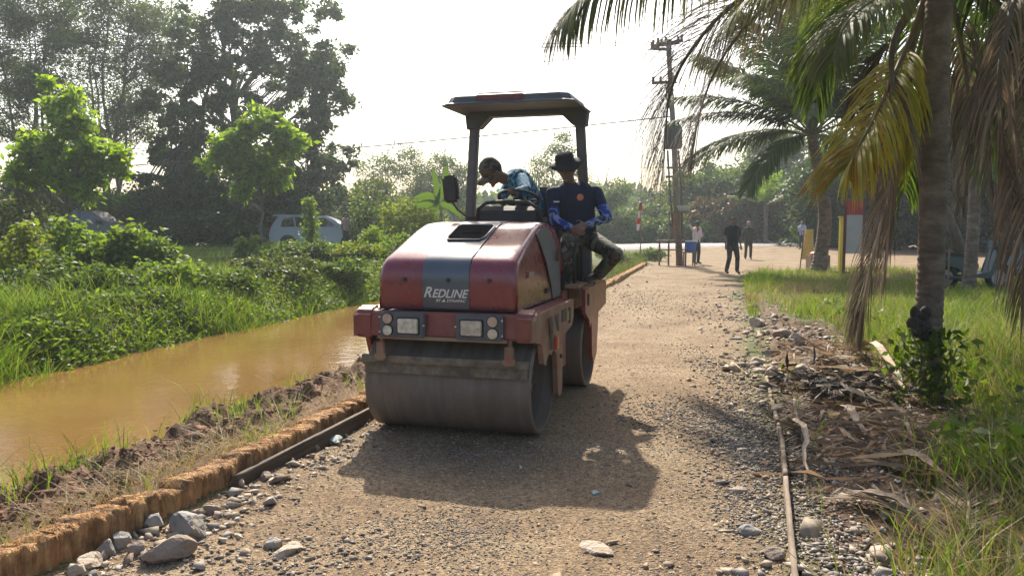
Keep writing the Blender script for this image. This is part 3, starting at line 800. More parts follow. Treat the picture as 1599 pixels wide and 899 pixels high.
for s in (-1, 1):
    mb = MB()
    for k in range(15): mb.tube([(s * .1695, BP[0][0], .89)] * 2 if k < 0 else [Vector((s * .170, 0, 0)) + Vector((0, slope_pt(0, -.28 + .05 * k, .002).y, slope_pt(0, -.28 + .05 * k, .002).z)), Vector((s * .170, 0, 0)) + Vector((0, slope_pt(0, -.23 + .05 * k, .002).y, slope_pt(0, -.23 + .05 * k, .002).z))], .004, 4, False)
    mb.build("stripe_seam", M_rub, BON)
    MB().box((s * .507, .86, 1.22), (.012, .03, .09), bev=.003).build("hinge", M_blk, BON)
    MB().box((s * .506, .55, .965), (.01, .10, .035), bev=.003).build("hood_latch", M_blk, BON)
# grey side panel
for s in (-1, 1):
    poly = [(.30, 1.395), (.42, 1.43), (.62, 1.445), (.78, 1.40), (.90, 1.28), (.97, 1.10), (.99, .89), (.72, .89), (.66, 1.0), (.55, 1.16), (.42, 1.30)]
    mb = MB(); mb.prism(poly, s * .4985, s * .506, 'X', taper=lambda c: (c[0] * (1 - .035 * max(0, (c[2] - 1.1) / .38) / .5), c[1], c[2])); mb.build("side_panel", M_post, BON)
    mb = MB(); mb.tube([(s * .502, -.2, .889), (s * .502, 1.1, .889)], .006, 5); mb.build("seam", M_rub, BON)
def text(s, size, m, parent, M, shear=0.0, name="lettering", ext=0.0012, sx=1.0):
    cu = bpy.data.curves.new("t", 'FONT'); cu.body = s; cu.size = size; cu.extrude = ext; cu.shear = shear; cu.offset = size * 0.02
    cu.align_x = 'CENTER'; cu.align_y = 'CENTER'
    o = bpy.data.objects.new("t", cu); COL.objects.link(o)
    dg = bpy.context.evaluated_depsgraph_get(); me = bpy.data.meshes.new_from_object(o.evaluated_get(dg))
    bpy.data.objects.remove(o)
    for v in me.vertices: v.co = M @ Vector((v.co.x * sx, v.co.y, v.co.z))
    return link(name, me, m, parent)
FR = Matrix.Rotation(R(90), 4, 'X')
text("R", .100, M_white, BON, Matrix.Translation((-.133, -.3235, 1.003)) @ FR, .35, sx=.95)
text("EDLINE", .080, M_white, BON, Matrix.Translation((.026, -.3235, .996)) @ FR, .35, sx=.96)
text("BY \u25B2 DYNAPAC", .026, M_white, BON, Matrix.Translation((.035, -.3225, .950)) @ FR, .3, sx=1.1)
text("DRP.12", .058, M_letd, BON, Matrix.Translation((.5035, .06, 1.11)) @ Matrix.Rotation(R(90), 4, 'Z') @ FR, .0, sx=.7)
# rear frame and platform
mb = MB(); mb.prism([(.98, .62), (.98, .93), (2.42, .93), (2.42, .62), (2.20, .60), (2.12, .74), (1.38, .74), (1.30, .62)], -.52, .52, 'X', bev=.01); mb.build("rear_body", M_redd, ROL, angle=30)
for s in (-1, 1):
    mb = MB(); mb.prism([(1.32, .93), (2.40, .93), (2.40, .70), (1.98, .66), (1.9, .30), (1.82, .24), (1.72, .24), (1.66, .30), (1.62, .60), (1.55, .56), (1.50, .64), (1.32, .72)], s * .615, s * .65, 'X'); o = mb.build("side_plate", M_redd, ROL)
    mb = MB(); mb.box((s * .655, 1.45, .82), (.008, .05, .1)); mb.build("cutout_shade", M_blk, o)  # black box painted in for a shaded opening
    mb = MB(); mb.box((s * .585, 1.86, .945), (.13, 1.08, .03), bev=.01); mb.build("side_ledge", M_redd, ROL)
mb = MB(); mb.box((.08, 1.12, .46), (.86, .16, .36), bev=.01); mb.build("articulation_housing", M_redd, ROL)
mb = MB(); mb.cyl((0, .92, .55), .07, .5, 'Z', 16); mb.box((0, .8, .5), (.4, .3, .14)); mb.build("articulation_joint", M_mud, ROL)
mb = MB(); mb.box((0, 1.42, .955), (1.28, .66, .03), bev=.006); mb.box((.665, 1.42, .93), (.05, .34, .02)); mb.build("platform", M_reddd, ROL)
mb = MB(); mb.box((.28, 1.83, 1.09), (.50, .46, .26), bev=.02); mb.build("seat_base", M_blk, ROL)
mb = MB(); mb.box((.28, 1.76, 1.27), (.46, .44, .10), bev=.03); mb.build("seat", M_vinyl, ROL, angle=40)
mb = MB(); mb.box((.26, 1.98, 1.56), (.44, .09, .52), Matrix.Rotation(R(-6), 3, 'X'), bev=.035); mb.build("backrest", M_vinyl, ROL, angle=40)
mb = MB(); mb.box((0, 2.2, 1.06), (.95, .34, .22), bev=.03); mb.build("fuel_tank", M_red, ROL, angle=40)
mb = MB(); mb.prism([(1.20, .96), (1.19, 1.58), (1.26, 1.63), (1.40, 1.60), (1.36, .96)], -.27, .26, 'X', bev=.015); mb.build("console", M_blk, ROL, angle=40)
mb = MB(); mb.tube([(-.29, 1.20, 1.46), (-.27, 1.19, 1.60), (-.19, 1.185, 1.655), (0, 1.18, 1.665), (.18, 1.185, 1.655), (.27, 1.19, 1.60), (.30, 1.20, 1.46)], .016, 10); mb.build("handrail", M_blk, ROL, smooth=True)
c0 = Vector((.035, 1.40, 1.70)); nrm = Vector((0, .35, .94)).normalized(); e1 = Vector((1, 0, 0)); e2 = nrm.cross(e1)
ring = [c0 + (e1 * math.cos(t) + e2 * math.sin(t)) * .175 for t in [2 * math.pi * k / 32 for k in range(33)]]
mb = MB(); mb.tube(ring, .014, 8, False); W_ = mb.build("steering_wheel", M_blk, ROL, smooth=True)
mb = MB(); mb.tube([c0 - nrm * .02 - e1 * .17, c0 - nrm * .03, c0 - nrm * .02 + e1 * .17], .011, 6); mb.tube([c0, c0 - nrm * .03 - e2 * .165], .011, 6); mb.tube([c0, c0 - nrm * .22], .022, 8); mb.cyl(c0 - nrm * .01, .045, .03, nrm, 16); mb.build("spoke", M_blk, W_, smooth=True)
for s in (-1, 1):
    mb = MB(); mb.tube([(s * .56, 1.28, .97), (s * .56, 1.28, 1.22), (s * .56, 1.34, 1.30), (s * .56, 1.50, 1.30), (s * .56, 1.56, 1.22), (s * .56, 1.56, .97)], .015, 8); mb.build("side_rail", M_blk, ROL, smooth=True)
mb = MB(); mb.tube([(.40, 1.22, .96), (.41, 1.26, 1.15), (.43, 1.32, 1.38)], .009); mb.ball((.43, 1.32, 1.40), .022); mb.tube([(.46, 1.20, .96), (.48, 1.24, 1.12), (.44, 1.25, 1.26)], .008); mb.build("control_lever", M_blk, ROL)
mb = MB()
for k in range(4): mb.tube([(.42 + .03 * k, 1.02, .9), (.47 + .02 * k, 1.14, 1.05 + .03 * k), (.52, 1.22, 1.0 - .05 * k), (.5, 1.2, .75)], .012, 6)
mb.build("hydraulic_hose", M_rub, ROL, smooth=True)
for s in (-1, 1):
    mb = MB()
    A, B = Vector((s * .585, 1.80, .93)), Vector((s * .495, 1.80, 2.475))
    dirv = (B - A).normalized(); rot = dirv.to_track_quat('Z', 'Y').to_matrix()
    mb.box((A + B) / 2, (.082, .082, (B - A).length), rot, bev=.01)
    mb.box((s * .588, 1.80, .955), (.15, .18, .03)); o = mb.build("canopy_post", M_post, ROL, angle=30)
    mb = MB(); mb.prism([(s * .575, 2.475), (s * .32, 2.475), (s * .44, 2.36), (s * .56, 2.35)], 1.735, 1.865, 'Y', bev=.004); mb.build("gusset", M_can, o)
mb = MB(); mb.box((0, 1.80, 2.485), (1.06, .14, .05), bev=.008); mb.build("canopy_beam", M_can, ROL)
mb = MB()
def canopy_ring(hu, v0, v1, c, z): return [(-hu + c, v0, z), (hu - c, v0, z), (hu, v0 + c, z), (hu, v1 - c, z), (hu - c, v1, z), (-hu + c, v1, z), (-hu, v1 - c, z), (-hu, v0 + c, z)]
bm2 = bmesh.new(); rings = [[bm2.verts.new(p) for p in canopy_ring(*a)] for a in ((.53, 1.16, 1.88, .06, 2.505), (.585, 1.09, 1.94, .07, 2.478), (.585, 1.09, 1.94, .07, 2.490), (.548, 1.125, 1.905, .07, 2.503), (.525, 1.145, 1.885, .07, 2.555), (.49, 1.18, 1.85, .07, 2.578))]
bm2.faces.new(rings[0]); bm2.faces.new(rings[-1])
for a, b in zip(rings[:-1], rings[1:]):
    for k in range(8): bm2.faces.new((a[k], a[(k + 1) % 8], b[(k + 1) % 8], b[k]))
mb.add(bm2); CANO = mb.build("canopy", M_can, ROL, angle=25)
mb = MB(); mb.box((-.06, 1.137, 2.532), (.42, .026, .052), bev=.006); mb.box((-.06, 1.28, 2.58), (.42, .2, .01), bev=.004); mb.build("red_marking", mat("faded_red_patch", (0.13, 0.02, 0.02), (0.18, 0.05, 0.045), rough=0.6, scale=8), CANO)
mb = MB(); mb.box((-.515, 1.18, 1.775), (.14, .05, .235), Matrix.Rotation(R(-6), 3, 'Y'), bev=.022); MI = mb.build("mirror", M_blk, ROL, angle=40)
mb = MB(); mb.tube([(-.505, 1.18, 1.67), (-.46, 1.19, 1.60), (-.37, 1.22, 1.53), (-.30, 1.24, 1.50)], .009, 6); mb.box((-.33, 1.23, 1.50), (.1, .08, .07), bev=.01); mb.build("mirror_arm", M_blk, MI)

# ============================================================ PEOPLE
def blob(prims, vox=0.012, smooth=2):
    mb = MB()
    for p in prims:
        if p[0] == 'c':
            a, ra, b, rb = Vector(p[1]), p[2], Vector(p[3]), p[4]
            L_ = (b - a).length
            mb.ball(a, ra); mb.ball(b, rb)
            if L_ > 1e-4: mb.tube([a, a.lerp(b, .5), b], [ra, (ra + rb) / 2, rb], 14)
        else: mb.ball(p[1], p[2], 3, p[3] if len(p) > 3 else None)
    me = bpy.data.meshes.new("b"); mb.bm.to_mesh(me); mb.bm.free()
    o = bpy.data.objects.new("b", me); COL.objects.link(o)
    md = o.modifiers.new("r", 'REMESH'); md.mode = 'VOXEL'; md.voxel_size = vox; md.use_smooth_shade = True
    if smooth: ms = o.modifiers.new("s", 'SMOOTH'); ms.iterations = smooth; ms.factor = 0.5
    dg = bpy.context.evaluated_depsgraph_get(); out = bpy.data.meshes.new_from_object(o.evaluated_get(dg))
    bpy.data.objects.remove(o); out.materials.clear()
    return out
M_skin = mat("brown_skin", (0.16, 0.085, 0.055), (0.2, 0.11, 0.07), rough=0.5, scale=8)
M_boot = mat("black_boots", (0.018, 0.016, 0.015), rough=0.5)
def camo(name, cols, sc=9.0, rough=0.85):
    m = mat(name, cols[0], rough=rough); nt = m.node_tree; N = nt.nodes; Lk = nt.links
    tc = N.new("ShaderNodeTexCoord"); n = N.new("ShaderNodeTexNoise"); n.inputs["Scale"].default_value = sc; n.inputs["Detail"].default_value = 2; n.inputs["Distortion"].default_value = 0.6
    r = N.new("ShaderNodeValToRGB"); r.color_ramp.interpolation = 'CONSTANT'; cr = r.color_ramp
    while len(cr.elements) < len(cols): cr.elements.new(0.5)
    for i, c in enumerate(cols):
        cr.elements[i].position = 0 if i == 0 else 0.36 + 0.3 * (i - 1) / max(1, len(cols) - 1); cr.elements[i].color = tuple(c) + (1,)
    Lk.new(tc.outputs["Object"], n.inputs["Vector"]); Lk.new(n.outputs[0], r.inputs[0]); Lk.new(r.outputs[0], N["Principled BSDF"].inputs["Base Color"])
    return m
def person(label, J, fd, shirt, trousers, hat=None, hatm=None, sleeves='short', sleevem=None, s=1.0, vox=0.012, boots=M_boot, shorts=False, fine=True, extra=None, grip=0.6):
    """J: joints in world space; fd: where the face points"""
    base = (J['toeL'] + J['toeR']) / 2; base = Vector((base.x, base.y, min(J['ankL'].z, J['ankR'].z) - .08 * s))
    T = thing("person", label, "person", base)
    J = {k: Vector(v) - base for k, v in J.items()}
    fd = Vector(fd).normalized(); hd = J['head']
    up = (hd - J['neck']).normalized(); f = (fd - up * fd.dot(up) * 0.6).normalized(); rt = f.cross(up).normalized(); up2 = rt.cross(f).normalized()
    Rh = Matrix((rt, f, up2)).transposed()
    hp = lambda x, y, z: hd + Rh @ Vector((x * s, y * s, z * s))
    pr = [('e', hd, (.074 * s, .092 * s, .108 * s), Rh), ('e', hp(0, .018, -.055), (.055 * s, .066 * s, .062 * s), Rh), ('c', hp(0, .085, .015), .010 * s, hp(0, .108, -.022), .016 * s),
          ('e', hp(0, .082, -.098), (.024 * s, .02 * s, .018 * s), Rh), ('c', hp(-.022, .088, -.058), .008 * s, hp(.022, .088, -.058), .008 * s), ('c', hp(-.04, .082, .032), .009 * s, hp(.04, .082, .032), .009 * s),
          ('e', hp(.076, -.005, -.01), (.012 * s, .02 * s, .032 * s), Rh), ('e', hp(-.076, -.005, -.01), (.012 * s, .02 * s, .032 * s), Rh),
          ('c', hp(0, -.02, -.07), .052 * s, J['neck'], .056 * s)]
    ch = (J['shL'] + J['shR']) / 2
    ax = (J['shR'] - J['shL']).normalized()
    hips = (J['hipL'] + J['hipR']) / 2
    pr += [('c', J['neck'], .05 * s, ch, .07 * s), ('c', J['shL'], .05 * s, J['shR'], .05 * s), ('c', ch - ax * .06 * s, .10 * s, hips - ax * .05 * s, .09 * s), ('c', ch + ax * .06 * s, .10 * s, hips + ax * .05 * s, .09 * s)]
    for q in ('L', 'R'):
        pr += [('c', J['sh' + q], .047 * s, J['el' + q], .037 * s), ('c', J['el' + q], .038 * s, J['ha' + q], .026 * s), ('c', J['hip' + q], .082 * s, J['kn' + q], .055 * s), ('c', J['kn' + q], .052 * s, J['ank' + q], .036 * s), ('c', J['ank' + q], .036 * s, J['toe' + q], .03 * s)]
        d = (J['ha' + q] - J['el' + q]).normalized(); side = d.cross(fd); side = side.normalized() if side.length > .1 else rt; bk = d.cross(side).normalized()
        # hand: palm, four fingers curling, thumb off the side
        p0 = J['ha' + q]; p1 = p0 + d * .055 * s
        pr += [('e', p0 + d * .04 * s, (.038 * s, .018 * s, .048 * s), Matrix((side, bk, d)).transposed())]
        if fine:
            for k, (o_, ln) in enumerate(((-.028, .062), (-.009, .07), (.010, .066), (.028, .052))):
                a = p1 + side * o_ * s + d * .02 * s; b = a + (d * (1 - grip) + fd * grip * .3 + bk * grip * .5).normalized() * ln * .55 * s; c = b + (d * (.4 - grip) + bk * .9).normalized() * ln * .5 * s
                pr += [('c', a, .0095 * s, b, .009 * s), ('c', b, .009 * s, c, .008 * s)]
            a = p0 + side * .03 * s + d * .02 * s; b = a + (side * .7 + d * .6 + bk * .3).normalized() * .045 * s
            pr += [('c', a, .011 * s, b, .009 * s), ('c', b, .009 * s, b + (d + bk * .6).normalized() * .025 * s, .008 * s)]
    body = link("body", blob(pr, vox if fine else .014, 1), M_skin, T)
    if fine:
        mb = MB()
        for x in (-.03, .03): mb.ball(hp(x, .0885, .012), .0095 * s, 2)
        mb.build("eyes", mat("dark_eyes", (0.02, 0.015, 0.012), rough=0.2) if "dark_eyes" not in bpy.data.materials else bpy.data.materials["dark_eyes"], body, smooth=True)
    # shirt
    ps = [('c', J['shL'] + ax * .01, .066 * s, J['shR'] - ax * .01, .066 * s), ('c', ch - ax * .075 * s, .112 * s, hips - ax * .065 * s, .108 * s), ('c', ch + ax * .075 * s, .112 * s, hips + ax * .065 * s, .108 * s), ('c', ch, .10 * s, ch + (J['neck'] - ch) * .55, .066 * s)]
    for q in ('L', 'R'):
        el = J['el' + q]; sh = J['sh' + q]
        ps.append(('c', sh, .064 * s, sh.lerp(el, .62 if sleeves == 'short' else 1.0), .054 * s))
        if sleeves == 'long': ps.append(('c', el, .052 * s, el.lerp(J['ha' + q], .93), .038 * s))
    link("shirt", blob(ps, vox, 3), shirt, T)
    if sleevem is not None:
        ps = []
        for q in ('L', 'R'):
            el = J['el' + q]; sh = J['sh' + q]; ps += [('c', sh.lerp(el, .35), .057 * s, el, .05 * s), ('c', el, .047 * s, el.lerp(J['ha' + q], .93), .034 * s)]
        link("sleeves", blob(ps, vox, 2), sleevem, T)
    pt = [('c', J['hipL'], .10 * s, J['hipR'], .10 * s), ('c', hips, .105 * s, hips.lerp(ch, .2), .1 * s)]
    for q in ('L', 'R'):
        pt.append(('c', J['hip' + q], .098 * s, J['kn' + q], .072 * s))
        if not shorts: pt.append(('c', J['kn' + q], .070 * s, J['kn' + q].lerp(J['ank' + q], .92), .062 * s))
    link("trousers", blob(pt, vox, 3), trousers, T)
    pb = []
    for q in ('L', 'R'): pb += [('c', J['ank' + q].lerp(J['kn' + q], .22), .05 * s, J['ank' + q], .048 * s), ('c', J['ank' + q], .048 * s, J['toe' + q], .038 * s)]
    link("boots", blob(pb, vox, 1), boots, T)
    mh = bpy.data.materials.get("black_hair") or mat("black_hair", (0.012, 0.01, 0.01), rough=0.6)
    hb = [('e', hp(0, -.016, .025), (.080 * s, .092 * s, .098 * s), Rh)]
    o = link("hair", blob(hb, .01, 1), mh, T)
    if hat == 'bucket':
        vs, fs = [], []; n = 36
        prof = [(.0, .108), (.06, .107), (.084, .098), (.092, .074), (.095, .040), (.115, .026), (.162, -.002), (.163, -.008), (.115, .018), (.095, .030)]
        for r_, z in prof:
            for k in range(n):
                t = 2 * math.pi * k / n; wv = (.022 * math.sin(2 * t + .5) + .006 * math.sin(5 * t)) * max(0, (r_ - .1) / .065)
                vs.append(hp(r_ * math.cos(t) * .95, r_ * math.sin(t) * 1.05 - .005, z + wv + .034))
        for i in range(len(prof) - 1):
            for k in range(n): fs.append((i * n + k, i * n + (k + 1) % n, (i + 1) * n + (k + 1) % n, (i + 1) * n + k))
        link("hat", nmesh(vs, fs), hatm, T, True)
    elif hat == 'cap':
        vs, fs = [], []; n = 32
        prof = [(.0, .128), (.045, .122), (.076, .098), (.09, .06), (.094, .02), (.09, .018)]
        for r_, z in prof:
            for k in range(n):
                t = 2 * math.pi * k / n; vs.append(hp(r_ * math.cos(t) * .95, r_ * math.sin(t) * 1.1, z + .012))
        for i in range(len(prof) - 1):
            for k in range(n): fs.append((i * n + k, i * n + (k + 1) % n, (i + 1) * n + (k + 1) % n, (i + 1) * n + k))
        b0 = len(vs)
        for r_, dz in ((.09, .02), (.165, .004), (.165, -.002), (.09, .012)):
            for k in range(13):
                t = math.pi * (.14 + .72 * k / 12); rr = r_ if r_ < .1 else .1 + (.07 * max(0.0, math.sin((t - .14 * math.pi) / .72)) ** .5)
                vs.append(hp(rr * math.cos(t) * .95, rr * math.sin(t) * 1.1, dz + .012 - .02 * abs(math.cos(t))))
        for i in range(3):
            for k in range(12): fs.append((b0 + i * 13 + k, b0 + i * 13 + k + 1, b0 + (i + 1) * 13 + k + 1, b0 + (i + 1) * 13 + k))
        link("hat", nmesh(vs, fs), hatm, T, True)
    if extra: extra(T, J, hp, base)
    return T
M_navy = mat("navy_tshirt", (0.014, 0.02, 0.045), (0.02, 0.028, 0.06), rough=0.85, scale=6, bump=0.003, bscale=8)
M_slv = camo("blue_white_sleeve", [(0.018, 0.03, 0.10), (0.02, 0.045, 0.22), (0.02, 0.06, 0.30), (0.22, 0.26, 0.40), (0.018, 0.03, 0.09)], 10)
M_camo = camo("camouflage_trousers", [(0.03, 0.04, 0.02), (0.07, 0.10, 0.05), (0.10, 0.06, 0.045), (0.025, 0.028, 0.02), (0.18, 0.17, 0.13)], 9)
M_bcamo = camo("blue_camouflage_shirt", [(0.01, 0.05, 0.13), (0.02, 0.13, 0.27), (0.15, 0.36, 0.45), (0.015, 0.02, 0.05), (0.03, 0.2, 0.36)], 11)
M_khak = camo("camouflage_cap", [(0.06, 0.05, 0.04), (0.12, 0.09, 0.07), (0.04, 0.045, 0.035)], 16)
M_bhat = mat("black_hat_cloth", (0.015, 0.015, 0.016), rough=0.85)
J = dict(head=at(884, 263, 7.10), neck=at(889, 285, 7.17), shL=at(862, 302, 7.12), shR=at(931, 300, 7.27), elL=at(866, 344, 6.98), haL=at(893, 356, 6.86), elR=at(948, 340, 7.12), haR=at(914, 352, 6.88),
         hipL=at(893, 371, 7.28), hipR=at(917, 371, 7.33), knL=at(884, 384, 6.87), knR=at(962, 397, 6.98), ankL=at(884, 436, 6.86), toeL=at(880, 446, 6.70), ankR=at(932, 431, 7.16), toeR=at(916, 437, 7.02))
def emblem(T, J, hp, base):
    c = at(906, 308, 6.99) - base
    mb = MB(); mb.cyl(c, .029, .012, (at(906, 308, 6.99) - at(906, 309, 7.6)).normalized(), 20); mb.build("emblem", mat("orange_emblem", (0.5, 0.12, 0.06), (0.6, 0.25, 0.15), rough=0.7, scale=40), T)
    mb = MB(); mb.box(at(869, 315, 6.965) - base, (.05, .01, .012)); mb.build("name_tag", M_white, T)
    mb = MB(); mb.box(hp(-.035, .098, .022), (.055, .012, .034), bev=.004); mb.box(hp(.035, .098, .022), (.055, .012, .034), bev=.004); mb.build("glasses", mat("dark_red_glasses", (0.10, 0.015, 0.02), rough=0.15), T)
person("man in navy shirt, blue sleeves and black bucket hat sitting on the roller", J, (-.22, -1, -.06), M_navy, M_camo, 'bucket', M_bhat, 'short', M_slv, s=.95, vox=.010, extra=emblem)
J = dict(head=at(769, 268, 7.35), neck=at(787, 279, 7.42), shL=at(801, 281, 7.62), shR=at(815, 281, 7.30), elL=at(786, 303, 7.50), haL=at(783, 314, 7.18), elR=at(821, 298, 7.10), haR=at(806, 300, 6.99),
         hipL=at(838, 338, 7.90), hipR=at(846, 340, 7.62), knL=at(822, 385, 7.70), knR=at(835, 388, 7.40), ankL=at(826, 436, 7.90), toeL=at(812, 441, 7.78), ankR=at(845, 441, 7.55), toeR=at(832, 446, 7.42))
person("man in bright blue camouflage shirt and cap bending over the roller's steering wheel", J, (-.8, -.38, -.42), M_bcamo, M_camo, 'cap', M_khak, 'long', s=1.0, vox=.010)

def standing(px, py, d, h, face, stride=0.0, armL=None, armR=None, z=None):
    p = at(px, py, d); b = Vector((p.x, d, Hf(p.x, d) if z is None else z)); s = h / 1.72
    f = Vector((face[0], face[1], 0)).normalized(); r = Vector((-f.y, f.x, 0)) * -1
    P = lambda a, c, e: b + r * a * s + f * c * s + Vector((0, 0, e * s))
    J = dict(head=P(0, .03, 1.60), neck=P(0, 0, 1.46), shL=P(-.18, 0, 1.39), shR=P(.18, 0, 1.39), hipL=P(-.09, 0, .90), hipR=P(.09, 0, .90),
             elL=P(-.23, -.03, 1.10), haL=P(-.24, .06, .86), elR=P(.23, -.03, 1.10), haR=P(.24, .06, .86),
             knL=P(-.1, .04 + stride * .5, .50), ankL=P(-.1, stride * .6, .09 + (.03 if stride > 0 else 0)), toeL=P(-.11, stride * .6 + .15, .05),
             knR=P(.1, .04 - stride * .1, .50), ankR=P(.1, -stride * .9, .09), toeR=P(.11, -stride * .9 + .15, .05))
    if armL: J['elL'] = P(*armL[0]); J['haL'] = P(*armL[1])
    if armR: J['elR'] = P(*armR[0]); J['haR'] = P(*armR[1])
    return J, s, (f.x, f.y, -.05)
M_dk = mat("black_tshirt", (0.02, 0.02, 0.024), rough=0.85, bump=0.003, bscale=9)
M_ol = camo("dark_olive_cloth", [(0.025, 0.03, 0.022), (0.05, 0.055, 0.04), (0.035, 0.03, 0.022)], 6)
M_brt = camo("dull_brown_trousers", [(0.04, 0.032, 0.028), (0.06, 0.05, 0.04), (0.03, 0.028, 0.025)], 5)
M_wsh = mat("white_shirt", (0.62, 0.58, 0.6), rough=0.8, bump=0.003, bscale=9)
M_bsh = camo("pale_blue_checked_shirt", [(0.3, 0.35, 0.5), (0.45, 0.48, 0.6), (0.2, 0.24, 0.42)], 12)
M_dgr = mat("dark_green_trousers", (0.025, 0.045, 0.04), rough=0.85)
J, s, f = standing(1143, 425, 24.3, 1.72, (.15, -1), .22); person("man in black t-shirt walking down the gravel road, nearest of the men on foot", J, f, M_dk, M_brt, s=s, fine=True, vox=.016)
J, s, f = standing(1168, 402, 35.5, 1.68, (-.1, -1), .1); person("man in dark green outfit and pale cap standing behind the walker in black", J, f, M_ol, M_ol, 'cap', mat("pale_cap", (0.3, 0.2, 0.2), rough=0.8), 'long', s=s, fine=False, vox=.02, shorts=False)
J, s, f = standing(1087, 411, 31.0, 1.66, (.6, -1), 0.0, armR=((.36, .12, 1.42), (.58, .16, 1.62)), armL=((-.24, .02, 1.12), (-.12, .24, 1.2)))
def scarf(T, J, hp, base):
    link("scarf", blob([('c', J['neck'] + Vector((-.06, -.05, -.03)), .05, J['neck'] + Vector((.06, -.07, -.04)), .05), ('c', J['neck'] + Vector((0, -.1, -.05)), .04, J['neck'] + Vector((0, -.12, -.14)), .03)], .016), mat("red_scarf", (0.5, 0.02, 0.03), rough=0.8), T)
person("man in white shirt, red scarf and green cap reaching up beside the utility pole", J, f, M_wsh, M_dgr, 'cap', mat("green_cap", (0.02, 0.10, 0.06), rough=0.8), 'long', s=s, fine=False, vox=.018, extra=scarf)
J, s, f = standing(1252, 388, 45, 1.60, (-.8, -1), 0.0, armL=((-.24, .05, 1.12), (-.02, .2, 1.14)), armR=((.24, .05, 1.12), (.04, .22, 1.12)), z=.16)
person("man in pale blue checked shirt standing with folded arms across the far road", J, f, M_bsh, mat("navy_trousers", (0.02, 0.03, 0.07), rough=0.85), s=s, fine=False, vox=.02)
J, s, f = standing(540, 383, 32.5, 1.55, (.9, -.5), 0.0); person("person in faded pink shirt standing in the bushes in front of the silver car's bonnet", J, f, mat("faded_pink_shirt", (0.42, 0.27, 0.25), rough=0.85), M_ol, s=s, fine=False, vox=.02)
J, s, f = standing(552, 383, 33.6, 1.5, (.9, -.5), 0.0); person("person in pale green shirt right of the person in pink beside the silver car", J, f, mat("pale_green_shirt", (0.40, 0.5, 0.42), rough=0.85), M_ol, s=s, fine=False, vox=.02)
# ============================================================ FOLIAGE
GLOSS = .6
def leaf_mesh(P, L, Wd, dirs=None, normals=None, bend=0.25, name="leaves"):
    """one bent rhombic blade per point: base, side, tip, side"""
    n = len(P)
    if dirs is None:
        dirs = RNG.normal(size=(n, 3)); dirs[:, 2] = dirs[:, 2] * 0.6 - 0.25
    dirs = dirs / np.linalg.norm(dirs, axis=1, keepdims=True)
    if normals is None: normals = RNG.normal(size=(n, 3)) + np.array([0, 0, 0.7])
    side = np.cross(dirs, normals); side /= (np.linalg.norm(side, axis=1, keepdims=True) + 1e-9)
    nr = np.cross(side, dirs)
    L = L[:, None]; Wd = Wd[:, None]
    b = P; t = P + dirs * L - nr * L * bend; m = P + dirs * L * 0.45
    V_ = np.stack([b, m + side * Wd * 0.5, t, m - side * Wd * 0.5], 1).reshape(-1, 3)
    F_ = np.arange(n * 4).reshape(n, 4)
    return nmesh(V_, F_, name)
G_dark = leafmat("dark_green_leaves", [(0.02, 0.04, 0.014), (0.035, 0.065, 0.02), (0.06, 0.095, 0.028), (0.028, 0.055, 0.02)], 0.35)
G_mid = leafmat("green_leaves", [(0.035, 0.065, 0.013), (0.075, 0.115, 0.022), (0.12, 0.16, 0.032), (0.05, 0.085, 0.018), (0.09, 0.12, 0.03)], 0.45)
G_bright = leafmat("bright_green_leaves", [(0.08, 0.135, 0.02), (0.125, 0.185, 0.028), (0.18, 0.23, 0.045), (0.09, 0.14, 0.022)], 0.5)
G_young = leafmat("young_leaf_green", [(0.10, 0.17, 0.014), (0.17, 0.25, 0.022), (0.25, 0.32, 0.04), (0.11, 0.18, 0.016)], 0.6)
G_olive = leafmat("olive_leaves", [(0.05, 0.07, 0.025), (0.09, 0.11, 0.04), (0.12, 0.13, 0.05), (0.06, 0.09, 0.035)], 0.4)
G_yel = leafmat("yellow_green_leaves", [(0.12, 0.16, 0.02), (0.17, 0.2, 0.03), (0.10, 0.15, 0.02), (0.2, 0.17, 0.03)], 0.5)
G_grass = leafmat("grass_blades", [(0.055, 0.11, 0.014), (0.09, 0.17, 0.022), (0.13, 0.20, 0.03), (0.17, 0.19, 0.05), (0.08, 0.14, 0.02)], 0.5, tcol=(1.5, 1.5, 0.55))
G_dry = leafmat("dry_grass_blades", [(0.32, 0.25, 0.12), (0.25, 0.19, 0.09), (0.38, 0.31, 0.17), (0.20, 0.20, 0.08)], 0.35, tcol=(1.2, 1.1, 0.8))
G_brown = leafmat("dead_brown_leaves", [(0.12, 0.065, 0.035), (0.18, 0.09, 0.05), (0.09, 0.06, 0.04)], 0.3, tcol=(1.2, 1, 0.8))
G_rust = leafmat("rusty_leaves", [(0.11, 0.06, 0.03), (0.17, 0.08, 0.045), (0.09, 0.06, 0.03), (0.06, 0.075, 0.025), (0.05, 0.07, 0.02)], 0.35, tcol=(1.3, 1, 0.6))
M_bark = mat("grey_brown_bark", (0.09, 0.075, 0.06), (0.17, 0.14, 0.11), rough=0.9, scale=5, bump=0.02, bscale=12, stretch=(1, 1, 0.3))
M_barkd = mat("dark_bark", (0.05, 0.042, 0.035), (0.09, 0.075, 0.06), rough=0.9, scale=5, bump=0.02, bscale=12, stretch=(1, 1, 0.3))

